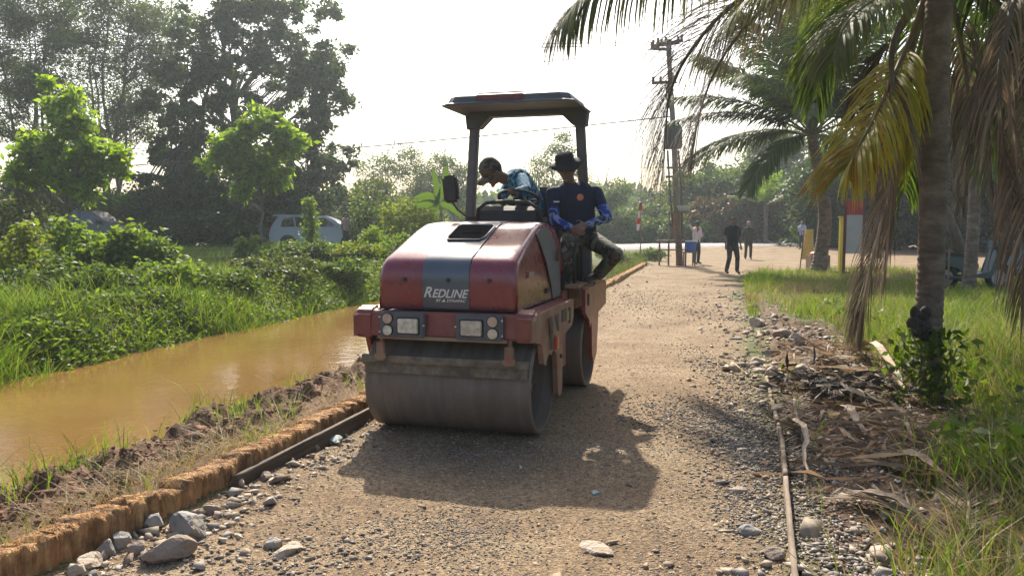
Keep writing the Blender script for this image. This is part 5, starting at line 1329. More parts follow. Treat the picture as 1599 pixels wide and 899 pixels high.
P_green = leafmat("palm_green_leaflets", [(0.035, 0.07, 0.016), (0.06, 0.10, 0.022), (0.09, 0.13, 0.03), (0.12, 0.14, 0.035)], 0.42)
P_dark = leafmat("dark_palm_leaflets", [(0.026, 0.05, 0.018), (0.045, 0.075, 0.026), (0.07, 0.10, 0.034)], 0.38)
P_olive = leafmat("olive_palm_leaflets", [(0.10, 0.12, 0.03), (0.14, 0.15, 0.04), (0.07, 0.09, 0.03), (0.17, 0.15, 0.06)], 0.42)
P_yel = leafmat("yellow_palm_leaflets", [(0.26, 0.28, 0.02), (0.36, 0.33, 0.03), (0.42, 0.30, 0.03), (0.28, 0.32, 0.03), (0.44, 0.36, 0.16)], 0.6, tcol=(1.5, 1.4, 0.3))
P_oran = leafmat("orange_palm_leaflets", [(0.42, 0.17, 0.02), (0.36, 0.22, 0.02), (0.3, 0.11, 0.03)], 0.5, tcol=(1.4, 1.0, 0.3))
P_dead = leafmat("dead_palm_leaflets", [(0.16, 0.11, 0.07), (0.28, 0.20, 0.13), (0.12, 0.08, 0.05), (0.40, 0.32, 0.23)], 0.35, rough=.6, tcol=(1.1, 1, 0.85))
P_grey = leafmat("withered_grey_leaflets", [(0.10, 0.085, 0.065), (0.16, 0.13, 0.10), (0.06, 0.05, 0.04), (0.2, 0.165, 0.12)], 0.22, rough=.6, tcol=(1.1, 1, 0.85))
M_rg = mat("green_midrib", (0.10, 0.12, 0.04), (0.16, 0.15, 0.06), rough=.6)
M_rb = mat("brown_midrib", (0.10, 0.07, 0.045), (0.16, 0.12, 0.08), rough=.8)
M_ry = mat("ochre_midrib", (0.2, 0.13, 0.05), (0.14, 0.09, 0.04), rough=.7)
def palm_bark():
    m = mat("ringed_palm_bark", (0.15, 0.11, 0.078), (0.27, 0.205, 0.15), rough=.92, scale=5, dirt=(0.07, 0.05, 0.035), dirt_amt=.6, dirt_scale=8, bump=.01, bscale=18, stretch=(1, 1, 2.2)); return m
M_pb = palm_bark()
def palm_trunk(T, pts, r0, r1, ring=.055, seed=0, n=28, m=None):
    rr = random.Random(seed); path = crom([Vector(p) for p in pts], 60)
    fine = []
    L_ = sum((b - a).length for a, b in zip(path[:-1], path[1:])); k = int(L_ / (ring / 4)); 
    cum = [0]
    for a, b in zip(path[:-1], path[1:]): cum.append(cum[-1] + (b - a).length)
    vs, fs = [], []
    for i in range(k + 1):
        s = L_ * i / k; j = max(q for q in range(len(cum)) if cum[q] <= s + 1e-9); j = min(j, 59)
        p = path[j].lerp(path[j + 1], (s - cum[j]) / max(1e-6, cum[j + 1] - cum[j])); t = i / k
        ph = (s / ring) % 1.0; rg_ = 1 + .13 * (1 - ph) * (1 if ph > .12 else ph / .12)
        r = (r0 + (r1 - r0) * t) * rg_ * (1 + .55 * math.exp(-s / .22))
        for a in range(n):
            th = 2 * math.pi * a / n; w = 1 + .02 * math.sin(3 * th + s * 2) + rr.uniform(-.012, .012)
            vs.append((p.x + r * w * math.cos(th), p.y + r * w * math.sin(th), p.z + .012 * math.sin(2 * th + s * 9)))
    for i in range(k):
        for a in range(n): fs.append((i * n + a, i * n + (a + 1) % n, (i + 1) * n + (a + 1) % n, (i + 1) * n + a))
    return link("trunk", nmesh(vs, fs), m or M_pb, T, True)
# near palm
PB = on(1446, 622); d0 = PB.y
T = thing("coconut_palm", "near coconut palm with ringed brown trunk, yellowing and dead fronds, right of the road", "palm tree", PB)
lp = lambda px, py, d: at(px, py, d) - PB
top = lp(1468, -5, d0)
palm_trunk(T, [(0, 0, -.15), lp(1448, 540, d0), lp(1455, 380, d0), lp(1459, 200, d0), lp(1464, 60, d0), top + Vector((0, 0, .15))], .099, .090, seed=1)
mb = MB()
rr = random.Random(4)
for k in range(14):
    a = k * 2.4; zt = top.z + .02 + .028 * k
    mb.prism([(-.06, 0), (.06, 0), (.035, .30), (-.035, .30)], .09, .125, 'Y')
    bmesh.ops.rotate(mb.bm, verts=mb.bm.verts[-8:], cent=(0, 0, 0), matrix=Matrix.Rotation(R(-28), 3, 'X')); bmesh.ops.rotate(mb.bm, verts=mb.bm.verts[-8:], cent=(0, 0, 0), matrix=Matrix.Rotation(a, 3, 'Z')); bmesh.ops.translate(mb.bm, verts=mb.bm.verts[-8:], vec=Vector((top.x, top.y, zt)))
mb.ball((top.x, top.y, top.z + .3), (.17, .17, .42), 2)
mb.build("leaf_bases", mat("fibrous_leaf_bases", (0.12, 0.08, 0.045), (0.22, 0.16, 0.09), rough=.9, scale=14, bump=.01), T)
rr = random.Random(4); mb = MB(); [mb.ball(lp(1436 + rr.uniform(-12, 12), 505 + rr.uniform(-22, 30), d0 - .12), (rr.uniform(.03, .055), .035, rr.uniform(.03, .06)), 2) for _ in range(12)]; o = mb.build("burl", mat("dark_burl", (0.02, 0.017, 0.015), (0.06, 0.045, 0.035), rough=.9, bump=.02, bscale=14), T, smooth=True)  # dark brown lumps on the lower trunk
hub = top + Vector((0, 0, .35))
# left overhead frond, only its drooping leaflets reach into the picture
frond(T, [hub, lp(1350, -95, 6.3), lp(1190, -95, 5.8), lp(1040, -60, 5.4), lp(935, -25, 5.2), lp(880, 28, 5.1)], 150, .80, 1.3, .022, P_olive, M_rg, .028, .16, 1)
# withered frond drooping over the utility pole
frond(T, [hub, lp(1350, -75, 7.0), lp(1220, -45, 7.6), lp(1130, 20, 8.0), lp(1075, 85, 8.1), lp(1048, 140, 8.15), lp(1040, 195, 8.15), lp(1036, 262, 8.15)], 170, 1.35, .55, .019, P_grey, M_rb, .034, .2, 2, spread=.8)
frond(T, [hub, lp(1380, -70, 6.6), lp(1280, -60, 6.6), lp(1190, -15, 6.6), lp(1110, 60, 6.6)], 110, .75, 1.1, .018, P_olive, M_rg, .024, .2, 3)
frond(T, [hub, lp(1370, -60, 7.2), lp(1260, -35, 7.9), lp(1175, 30, 8.3), lp(1120, 105, 8.4), lp(1092, 180, 8.4), lp(1082, 235, 8.4)], 120, 1.15, .75, .02, P_grey, M_rb, .03, .2, 31, spread=.7)
# yellow frond curling down in front of the crown
frond(T, [hub, lp(1428, 45, 6.5), lp(1400, 110, 6.35), lp(1368, 180, 6.2), lp(1338, 235, 6.1), lp(1322, 262, 6.08)], 85, .68, .55, .018, P_yel, M_ry, .030, .28, 4, spread=.85)
frond(T, [lp(1352, 205, 6.2), lp(1335, 240, 6.13), lp(1324, 262, 6.1)], 12, .5, .35, .034, P_oran, M_ry, .01, .1, 5, spread=1.0)
frond(T, [hub, lp(1440, 60, 6.55), lp(1418, 140, 6.45), lp(1404, 200, 6.42), lp(1402, 235, 6.42)], 80, .55, .75, .018, P_yel, M_ry, .022, .35, 6, spread=.8)
# hanging dead fronds
frond(T, [hub, lp(1405, 40, 6.4), lp(1392, 90, 6.3), lp(1396, 160, 6.25), lp(1396, 260, 6.2), lp(1372, 370, 6.2), lp(1352, 450, 6.2), lp(1344, 500, 6.2)], 150, .66, .95, .014, P_dead, M_rb, .028, .34, 7, spread=.55, ragged=.05)
frond(T, [hub, lp(1430, 45, 6.6), lp(1418, 130, 6.65), lp(1404, 220, 6.7), lp(1392, 330, 6.7), lp(1380, 430, 6.7)], 130, .62, .9, .014, P_dead, M_rb, .024, .3, 8, spread=.55, ragged=.1)
frond(T, [hub, lp(1405, 50, 6.9), lp(1370, 90, 7.1), lp(1355, 130, 7.2), lp(1350, 180, 7.2)], 90, .5, 1.0, .013, P_grey, M_rb, .024, .25, 9, spread=.5)
# fronds to the right and back
for k, (pl, n_, L_, dr, lm, sm) in enumerate([
    ([hub, lp(1560, -60, 7.2), lp(1640, 0, 7.5), lp(1680, 120, 7.6)], 70, .6, .6, P_green, M_rg),
    ([hub, lp(1520, -10, 7.6), lp(1560, 60, 8.2), lp(1580, 160, 8.5), lp(1575, 250, 8.6)], 70, .65, .8, P_dark, M_rg),
    ([hub, lp(1495, 40, 7.3), lp(1510, 130, 7.6), lp(1508, 230, 7.7), lp(1500, 320, 7.7)], 60, .55, 1.2, P_grey, M_rb),
    ([hub, lp(1420, -40, 7.4), lp(1350, -30, 8.1), lp(1300, 20, 8.6), lp(1280, 90, 8.8)], 75, .6, .5, P_green, M_rg),
    ([hub, lp(1400, -30, 7.0), lp(1330, 10, 7.4), lp(1290, 70, 7.7), lp(1275, 150, 7.8)], 75, .7, .7, P_green, M_rg),
    ([hub, lp(1410, -20, 6.3), lp(1365, 0, 6.0), lp(1320, 40, 5.8), lp(1300, 95, 5.7)], 60, .55, .6, P_olive, M_rg),
    ([hub, lp(1530, -20, 6.9), lp(1580, 40, 7.0), lp(1610, 130, 7.1)], 70, .65, .8, P_dark, M_rg),
    ([hub, lp(1510, 0, 8.0), lp(1530, 90, 9.0), lp(1530, 190, 9.4), lp(1522, 270, 9.5)], 70, .7, .8, P_dark, M_rg),
    ([hub, lp(1440, 30, 7.6), lp(1420, 110, 8.0), lp(1415, 210, 8.2), lp(1412, 300, 8.3)], 70, .7, .8, P_green, M_rg),
    ([hub, lp(1470, -150, 6.9), lp(1470, -320, 7.6), lp(1440, -420, 8.8)], 70, .6, .4, P_green, M_rg),
    ([hub, lp(1540, -150, 6.2), lp(1640, -250, 5.4), lp(1740, -230, 4.8)], 80, .65, .5, P_green, M_rg),
    ([hub, lp(1440, -160, 6.0), lp(1380, -300, 5.0), lp(1300, -300, 4.2), lp(1240, -200, 3.8)], 80, .65, .5, P_green, M_rg),
    ([hub, lp(1500, -140, 6.0), lp(1560, -240, 5.0), lp(1600, -200, 4.2)], 80, .65, .5, P_olive, M_rg)]):
    frond(T, pl, int(n_ * 1.5), L_, dr * 1.2, .019, lm, sm, .026, .2, 20 + k)
# second coconut palm at the corner
def at_palm(label, px, py, d, crownpx, crownpy, fr, Lr, seed, lm=P_dark, nfl=60, r=.17, group=None, leafw=.04, LL=.75, name="coconut_palm", dz=None, mid=None, z=None):
    x = at(px, py, d).x; b = Vector((x, d, Hf(x, d) if z is None else z))
    T = thing(name, label, "palm tree", b, 0, group); q = lambda X, Y, D=d: at(X, Y, D) - b
    tp = q(crownpx, crownpy)
    palm_trunk(T, [(0, 0, -.2)] + ([q(*mid)] if mid else [tp * .5]) + [tp], r, r * .72, .11, seed, 16)
    rr = random.Random(seed)
    for k, (az, el, ln, dr) in enumerate(fr):
        a, e = R(az), R(el); dv = Vector((math.cos(a) * math.cos(e), math.sin(a) * math.cos(e), math.sin(e)))
        hz = Vector((math.cos(a), math.sin(a), 0)); pts = [tp]; p = tp.copy(); dcur = dv.copy()
        for s_ in range(5):
            p = p + dcur * ln * Lr / 5; pts.append(p.copy()); dcur = (dcur + Vector((0, 0, -1)) * dr).normalized()
        frond(T, pts, nfl, LL * rr.uniform(.85, 1.1), .9 + .3 * rr.random(), leafw, lm[k % len(lm)] if isinstance(lm, list) else lm, M_rg, .035, .16, seed * 50 + k, seg=3)
    return T
fr = [(170, 80, 1.1, .05), (30, 82, 1.1, .05), (120, 86, 1.15, .04), (250, 84, 1.1, .04), (0, 74, 1.1, .07), (185, 74, 1.1, .07), (140, 15, 1, .2), (225, 35, 1, .16), (310, 40, 1, .15), (75, 70, 1.05, .1), (10, 50, 1, .14), (165, 35, 1, .16), (190, 45, 1, .14), (240, 60, 1, .12), (180, 25, 1.0, .17), (172, 8, .95, .20), (160, 50, 1.0, .15), (200, 60, 1.05, .13), (100, 78, 1.1, .08), (20, 62, 1.05, .12), (0, 35, 1.0, .16), (330, 20, .95, .2), (250, 30, .9, .25), (290, 55, 1.0, .14), (90, 40, 1.0, .16), (130, 60, 1.0, .13), (60, 55, 1, .14), (270, 75, 1.1, .07), (215, -5, .8, .25), (40, 5, .85, .25), (185, 72, 1.1, .10)]
at_palm("dark green coconut palm with slightly leaning trunk at the grass corner by the junction", 1276, 428, 24.5, 1268, 212, fr, 4.4, 5, [P_dark, P_green, P_dark], 120, .21, mid=(1288, 330, 24.5), LL=1.1, leafw=.062)
at_palm("yellow green small palm behind the men on foot", 1196, 372, 58, 1196, 322, [(a, e, 1, .12) for a, e in ((0, 60), (60, 70), (120, 50), (180, 65), (240, 45), (300, 70), (20, 35), (160, 30), (270, 80))], 2.8, 6, G_bright, 30, .18, leafw=.12, LL=.7, name="young_palm")
fr2 = [(a, e, 1, .16) for a, e in ((180, 30), (200, 10), (150, 40), (230, 30), (260, 10), (290, 40), (330, 20), (0, 40), (60, 50), (110, 60), (170, 65), (240, 65))]
at_palm("coconut palm with slim trunk standing behind the near palm on its right", 1515, 400, 17, 1500, 60, fr2, 4.2, 7, [P_dark, P_green, P_grey], 90, .13, LL=.8, mid=(1522, 260, 17))
# palm just outside the right edge whose dead fronds hang into view
xR = 5.25; yR = 6.9
bR = foot(xR, yR); TR = thing("coconut_palm", "coconut palm at the right frame edge with withered fronds hanging almost to the grass", "palm tree", bR)
q = lambda X, Y, D: at(X, Y, D) - bR
palm_trunk(TR, [(0, 0, -.15), (.05, 0, 1.5), (0, .05, 3.4)], .13, .11, seed=9)
hb2 = Vector((0, .05, 3.5))
for k, (pl, n_, L_, dr, lm) in enumerate([
    ([hb2, q(1640, 30, 6.4), q(1620, 120, 6.0), q(1608, 240, 5.8), q(1600, 360, 5.7), q(1598, 470, 5.7)], 95, .75, 1.0, P_dead),
    ([hb2, q(1590, 10, 6.8), q(1556, 90, 6.9), q(1545, 190, 7.0), q(1550, 300, 7.0)], 75, .7, .9, P_grey),
    ([hb2, q(1610, -20, 6.2), q(1570, 60, 5.9), q(1560, 160, 5.8), q(1572, 260, 5.8), q(1585, 330, 5.8)], 70, .6, 1.3, P_dead),
    ([hb2, q(1560, -60, 7.0), q(1500, -40, 7.2), q(1450, 10, 7.4)], 60, .6, .7, P_green),
    ([hb2, q(1680, -120, 6.0), q(1690, -160, 5.0), q(1700, -60, 4.2)], 70, .6, .6, P_green),
    ([hb2, (1.2, .8, 4.3), (2.6, 1.2, 4.3), (3.6, 1.6, 3.4)], 60, .6, .6, P_green),
    ([hb2, (.3, 1.5, 4.6), (.5, 3.0, 4.8), (.6, 4.2, 4.0)], 60, .6, .6, P_green)]):
    frond(TR, pl, n_, L_, dr, .014, lm, M_rb if lm in (P_dead, P_grey) else M_rg, .028, .2, 300 + k, spread=.45)
# leafy climber at the near palm's foot
T = thing("climbing_plant", "leafy green climber with broad leaves at the foot of the near palm", "plant", on(1432, 622) + Vector((0, -.18, 0)))
rg = np.random.default_rng(8); n = 420
P_ = np.stack([rg.normal(0, .15, n), rg.normal(0, .10, n), rg.uniform(.05, .62, n)], -1); L_ = rg.uniform(.05, .10, n)
dd = np.stack([rg.normal(0, 1, n), rg.normal(-.3, .8, n), rg.normal(-.6, .4, n)], -1)
mb = MB()
for k in range(9): mb.tube(curve_pts((rr.uniform(-.05, .05), 0, -.02), P_[k] * 1.0, .1, 5, .08, rr), .005, 5, False)
mb.build("stems", M_bark, T, smooth=True)
link("leaves", leaf_mesh(P_, L_, L_ * .55, dd), G_mid, T)
# banana plant
p = foot(at(688, 380, 30).x, 30)
T = thing("banana_plant", "banana plant with upright broad pale green leaves behind the roller's mirror", "plant", p)
MB().tube([(0, 0, -.1), (0, 0, .9), (.03, 0, 1.6)], [.12, .1, .06], 10).build("stalk", M_rg, T, smooth=True)
def banana_leaf(T, a, b, c, w, m):
    path = crom([Vector(a), Vector(b), Vector(c)], 14); vs, fs = [], []
    for i, pt in enumerate(path):
        t = i / 14; ww = w * math.sin(math.pi * min(1, .08 + t * .95)) ** .6; tg = (path[min(i + 1, 14)] - path[max(i - 1, 0)]).normalized(); sd = tg.cross(Vector((0, 1, .3))).normalized()
        vs += [pt - sd * ww + Vector((0, 0, -.04)), pt - sd * ww * .5, pt + Vector((0, .02, .03)), pt + sd * ww * .5, pt + sd * ww + Vector((0, 0, -.04))]
    for i in range(14):
        for j in range(4): a_ = i * 5 + j; fs.append((a_, a_ + 1, a_ + 6, a_ + 5))
    link("leaf", nmesh(vs, fs), m, T, True)
Mb = leafmat("banana_leaf", [(0.055, 0.095, 0.022), (0.075, 0.12, 0.025)], .4)
l = lambda X, Y: at(X, Y, 30) - p
c0 = l(683, 315)
for (m_, e, w) in (((694, 290), (698, 250), .16), ((682, 290), (675, 258), .13), ((668, 305), (640, 312), .17), ((660, 318), (628, 335), .15), ((703, 322), (722, 338), .12), ((676, 330), (655, 350), .14)):
    banana_leaf(T, c0, l(*m_), l(*e), w, Mb)
# small upright plant and a seedling on the near bank
def seedling(label, px, py, h, n_, m, seed):
    p = on(px, py); T = thing("seedling", label, "seedling", p); rr = random.Random(seed)
    MB().tube(curve_pts((0, 0, -.02), (.01, 0, h * .8), 0, 4, .03, rr), .005, 6).build("stem", M_rb, T)
    vs, fs = [], []
    for k in range(n_):
        z = h * (.35 + .5 * k / n_); a = rr.uniform(0, 6.28); d = Vector((math.cos(a) * .35, math.sin(a) * .35, .9)).normalized(); L_ = h * .4; sd = d.cross(Vector((0, 1, 0))).normalized() * L_ * .16
        b0 = len(vs); vs += [Vector((0, 0, z)), Vector((0, 0, z)) + d * L_ * .5 + sd, Vector((0, 0, z)) + d * L_, Vector((0, 0, z)) + d * L_ * .5 - sd]; fs.append((b0, b0 + 1, b0 + 2, b0 + 3))
    link("leaves", nmesh(vs, fs), m, T)
seedling("single upright green seedling standing at the water's edge", 378, 625, .38, 6, G_bright, 1)
seedling("slim green shoot on the bank left of the drum", 498, 540, .3, 5, G_bright, 2)
seedling("tiny bright green tuft among the right rubble", 1222, 588, .12, 22, G_bright, 3)
# fallen dead fronds on the right
FB = [((1320, 560), (1400, 610), (1452, 668), P_dead, "pale dead frond lying from the rubble towards the near palm's foot"),
      ((1250, 690), (1240, 640), (1262, 740), P_dead, "short curled pale leaf sheath beside the edge board"),
      ((1350, 585), (1300, 570), (1240, 575), P_dead, "dead frond lying across the top of the right rubble"),
      ((1570, 790), (1480, 740), (1370, 720), P_grey, "large grey dead frond spread at the grass edge, its fan facing the road"),
      ((1600, 700), (1480, 690), (1350, 660), P_grey, "dark long dead frond behind the large grey one"),
      ((1450, 840), (1380, 800), (1310, 790), P_dead, "brown curled frond base in the foreground grass"),
      ((1480, 899), (1512, 820), (1505, 760), P_dead, "thin pale frond stalk standing in the foreground grass"),
      ((1240, 600), (1310, 620), (1390, 640), P_grey, "dark withered frond heaped on the middle of the right rubble")]
for i, (a, b, c, lm, lb) in enumerate(FB):
    A, B, C_ = on(*a), on(*b), on(*c)
    T = thing("fallen_frond", lb, "dead frond", A, 0, "dead palm fronds on the ground")
    L_ = (C_ - A).length
    up_ = Vector((0, 0, .06))
    frond(T, [Vector((0, 0, .05)), B - A + up_, C_ - A + Vector((0, 0, .05))], int(24 + 22 * L_), min(.32, .2 + .1 * L_), .12, .014, lm, M_rb, .016, .1, 500 + i, fold=.15, spread=.55, ragged=.25, name="leaflets", seg=3)
# sheaths and litter
M_she = mat("pale_leaf_sheath", (0.34, 0.24, 0.16), (0.5, 0.4, 0.3), rough=.8, scale=10, bump=.003, stretch=(1, 1, 4), dirt=(0.14, 0.09, 0.06), dirt_amt=.5)
for i, (a, b, w, lb) in enumerate([((1328, 556), (1420, 640), .07, "long pale curled leaf sheath at the top of the rubble"), ((1236, 672), (1262, 745), .035, "narrow upright curled sheath by the edge board's middle"), ((1330, 790), (1452, 832), .05, "brown curled sheath in the foreground right"), ((1300, 650), (1350, 690), .06, "pale broad sheath in the centre of the rubble"), ((1390, 725), (1470, 760), .07, "grey white broad sheath at the grass edge")]):
    A, B = on(*a), on(*b); T_ = thing("leaf_sheath", lb, "leaf sheath", A, 0, "dry leaf sheaths on the ground")
    path = curve_pts(Vector((0, 0, .05)), B - A + Vector((0, 0, .06)), .12, 10, .02, random.Random(i)); vs, fs = [], []
    for k, pt in enumerate(path):
        t = k / 10; tg = (path[min(k + 1, 10)] - path[max(k - 1, 0)]).normalized(); sd = tg.cross(Vector((0, 0, 1))).normalized(); ww = w * (1 - t * .75) * (.7 + .3 * math.sin(t * 3))
        for j in range(5):
            a_ = (j - 2) / 2; vs.append(pt + sd * a_ * ww + Vector((0, 0, (a_ * a_) * ww * .7)))
    for k in range(10):
        for j in range(4): a_ = k * 5 + j; fs.append((a_, a_ + 1, a_ + 6, a_ + 5))
    link("sheath", nmesh(vs, fs), M_she, T_, True)
# litter strips
n = 1500; y_ = RNG.uniform(4.2, 9.5, n); x_ = Rx(y_) + np.abs(RNG.normal(.9, .45, n))
P_ = np.stack([x_, y_, H(x_, y_) + RNG.uniform(.01, .07, n)], -1); dd = RNG.normal(size=(n, 3)); dd[:, 2] *= .18
L_ = RNG.uniform(.05, .28, n)
tag(link("palm_litter", leaf_mesh(P_, L_, np.full(n, .018), dd, bend=.1), P_dead), "dry strips of palm leaf littered over the right rubble", None, None, "stuff")
n = 260; y_ = RNG.uniform(4.3, 8.2, n); x_ = Rx(y_) + .25 + np.abs(RNG.normal(.55, .4, n))
P_ = np.stack([x_, y_, H(x_, y_) + RNG.uniform(.03, .10, n)], -1); dd = RNG.normal(size=(n, 3)); dd[:, 2] *= .15; L_ = RNG.uniform(.2, .55, n)
tag(link("dry_strips", leaf_mesh(P_, L_, np.full(n, .028), dd, bend=.18), P_dead), "longer pale strips of dead palm leaf strewn on the right rubble", None, None, "stuff")
n = 260; P_ = np.stack([RNG.normal(0, .24, n), RNG.normal(0, .24, n), RNG.uniform(.02, .16, n)], -1) + np.array(on(1310, 625)[:]); dd = RNG.normal(size=(n, 3)); dd[:, 2] *= .3; L_ = RNG.uniform(.08, .3, n)
tag(link("black_litter", leaf_mesh(P_, L_, np.full(n, .03), dd, bend=.1), mat("black_husk_litter", (0.045, 0.036, 0.028), (0.10, 0.08, 0.06), rough=.8)), "heap of blackened husks and leaf strips in the right rubble", None, None, "stuff")
# ============================================================ POLE, WIRES, SIGNS, STAND
M_conc = mat("weathered_pole", (0.16, 0.13, 0.11), (0.24, 0.2, 0.17), rough=.9, scale=4, bump=.004)
M_iron = mat("dull_iron", (0.10, 0.10, 0.10), rough=.6, metal=.4)
M_wood = mat("old_wood", (0.16, 0.10, 0.06), (0.26, 0.18, 0.12), rough=.85, scale=6, stretch=(1, 1, .2))
D = 30.5
PBs = foot(at(1062, 413, D).x, D); pq = lambda X, Y, dd=D: at(X, Y, dd) - PBs
T = thing("utility_pole", "tall brown utility pole with crossarms and a grey transformer, left of the junction", "utility pole", PBs)
MB().tube([(0, 0, -.3), pq(1053, 230), pq(1043, 62)], [.135, .11, .085], 12).build("pole", M_conc, T, smooth=True)
for (a, b, yy) in (((1016, 76), (1048, 78), 0), ((1020, 70), (1062, 66), .3), ((1030, 64), (1068, 62), .6), ((1018, 130), (1056, 128), 0)):
    A, B = pq(*a), pq(*b); A.y += yy; B.y += yy * .3
    mb = MB(); mb.box((A + B) / 2, ((B - A).length, .10, .10), (B - A).to_track_quat('X', 'Z').to_matrix()); o = mb.build("crossarm", M_iron, T)
    mb = MB()
    for t in (.05, .35, .95): p = A.lerp(B, t); mb.cyl(p + Vector((0, 0, .14)), .05, .18, 'Z', 10)
    mb.build("insulator", mat("brown_insulator", (0.12, 0.06, 0.04), rough=.3), o)
mb = MB(); c = pq(1051, 215); mb.box(c, (.62, .5, .85), bev=.05)
for k in range(5): mb.box(c + Vector((-.25 + .125 * k, -.3, 0)), (.03, .14, .65))
TRF = mb.build("transformer", mat("grey_transformer", (0.10, 0.10, 0.11), rough=.6, dirt=(.15, .1, .08)), T)
mb = MB()
for k in range(3): mb.tube([c + Vector((-.2 + .2 * k, 0, .42)), c + Vector((-.2 + .2 * k, 0, .62))], [.05, .03], 8)
mb.build("bushing", M_iron, TRF)
mb = MB(); mb.box(pq(1057, 276), (.85, .08, .08)); mb.box(pq(1056, 262), (.7, .08, .08)); mb.build("bracket", M_iron, T)
mb = MB()
for k in range(4): mb.tube([pq(1046 + k * 2, 80), pq(1045 + k * 3, 150) + Vector((-.12 * k, 0, 0)), pq(1049 + k * 2, 200)], .018, 5, False)
for k in (-1, 1): mb.tube([pq(1051, 235) + Vector((k * .2, 0, 0)), pq(1055, 300) + Vector((k * .22, 0, 0)), pq(1059, 370) + Vector((k * .16, 0, 0))], .035, 6, False)
mb.build("down_cable", M_iron, T)
def wire(label, a, b, r, sag=.4):
    A, B = Vector(a), Vector(b); n = 24; pts = []
    for i in range(n + 1): t = i / n; p = A.lerp(B, t); p.z -= sag * 4 * t * (1 - t); pts.append(p)
    o = MB().tube(pts, r, 5).build("power_line", M_rub, None); tag(o, label, "wire"); return o
wire("dark sagging cable crossing behind the canopy at the height of the seated man's hat", at(1048, 182, D), at(-700, 300, 34), .022, .5)
wire("thin upper wire reaching the pole's second crossarm from the left", at(1020, 77, D), at(-600, 190, 36), .014, .6)
wire("thin wire along the sky's top, left of the pole", at(1022, 70, D), at(-600, 75, 40), .014, .3)
wire("thin wire just under the topmost one", at(1032, 66, D + .5), at(-600, 55, 41), .014, .3)
wire("faint low wire behind the men's heads, upper of the pair", at(1330, 238, 58), at(300, 262, 55), .012, .3)
wire("faint low wire behind the men's heads, lower of the pair", at(1330, 248, 58), at(300, 275, 55), .012, .3)
wire("wire from the pole towards the right through the palms", at(1062, 66, D), at(1700, -60, 30), .012, .3)
# roadside wooden stand with basin, bucket
sb = foot(at(1048, 408, 30.2).x, 30.2); sq = lambda X, Y, dd=30.2: at(X, Y, dd) - sb
T = thing("wooden_stand", "rickety wooden roadside stand with shelves leaning beside the utility pole", "stand", sb)
for (x, ytop) in ((1030, 372), (1045, 330), (1058, 330), (1071, 366)):
    t = sq(x, ytop); MB().box((t.x, 0, t.z / 2), (.06, .06, t.z)).build("leg", M_wood, T)
mb = MB(); a = sq(1050, 376); mb.box((a.x, 0, a.z), (1.15, .5, .05)); a = sq(1050, 390); mb.box((a.x, 0, a.z), (1.15, .45, .04)); mb.build("shelf", M_wood, T)
mb = MB(); a = sq(1062, 331); mb.box((a.x, 0, a.z), (.75, .5, .04)); mb.build("top_board", M_wood, T)
mb = MB(); a = sq(1056, 352); mb.box((a.x, .12, a.z), (.18, .03, 1.1)); mb.build("back_panel", mat("brown_panel", (0.26, 0.14, 0.09), (0.34, 0.2, 0.13), rough=.8), T)
a = at(1069, 329, 30.1)
o = lathe("basin", [(0, .0), (0, .16), (.03, .2), (.20, .27), (.215, .30), (.205, .26), (.03, .17), (.02, 0)], (0, 0, 0), mat("pale_basin", (0.45, 0.52, 0.5), rough=.5), None, 28, 'Z')
o.location = (a.x, 30.2, sb.z + sq(1062, 331).z + .022); tag(o, "pale grey green basin of goods on top of the wooden stand", "basin")
bk = thing("bucket", "blue plastic bucket with a white rim at the white-shirted man's side", "bucket", Vector((at(1075, 393, 30.2).x, 30.2 - .42, at(1075, 393, 29.78).z)))
lathe("pail", [(0, 0), (0, .17), (.38, .205), (.38, .19), (.02, .155)], (0, 0, 0), mat("blue_plastic", (0.03, 0.10, 0.36), rough=.4), bk, 28, 'Z')
lathe("rim", [(.375, .2), (.375, .215), (.42, .218), (.42, .195)], (0, 0, 0), mat("white_plastic", (0.7, 0.7, 0.72), rough=.4), bk, 28, 'Z')
bb = foot(at(1076, 412, 29.78).x, 29.78)
T = thing("wooden_stool", "low wooden stool under the blue bucket", "stool", bb); hz = bk.location.z - bb.z
mb = MB(); mb.box((0, 0, hz - .02), (.42, .42, .035)); mb.build("seat", M_wood, T)
for x in (-1, 1):
    for y in (-1, 1): MB().box((x * .17, y * .17, (hz - .04) / 2), (.04, .04, hz - .04)).build("leg", M_wood, T)
# red and white pennant
fb = foot(at(1000, 400, 33).x, 33); fq = lambda X, Y: at(X, Y, 33) - fb
T = thing("pennant", "tall thin pole with a red and white pennant hanging left of the utility pole", "flag", fb)
MB().tube([(0, 0, -.1), fq(1001, 300), fq(1004, 205)], [.025, .018, .008], 6).build("flagpole", M_wood, T)
stp = [((1001, 317), 4), ((1000, 329), 5), ((998, 340), 5), ((997, 350), 5), ((996, 360), 3)]
Mr_, Mw_ = mat("flag_red", (0.55, 0.03, 0.025), rough=.8), mat("flag_white", (0.75, 0.72, 0.7), rough=.8)
for i in range(len(stp) - 1):
    (a, wa), (b, wb) = stp[i], stp[i + 1]; A, B = fq(*a), fq(*b); wa, wb = wa * .026 * .6, wb * .026 * .6
    vs = [A + Vector((-wa, -.02, 0)), A + Vector((0, .05, 0)), A + Vector((wa, -.02, 0)), B + Vector((-wb, .03, 0)), B + Vector((0, -.04, 0)), B + Vector((wb, .03, 0))]
    link("cloth_band", nmesh(vs, [(0, 1, 4, 3), (1, 2, 5, 4)]), Mr_ if i % 2 == 0 else Mw_, T)
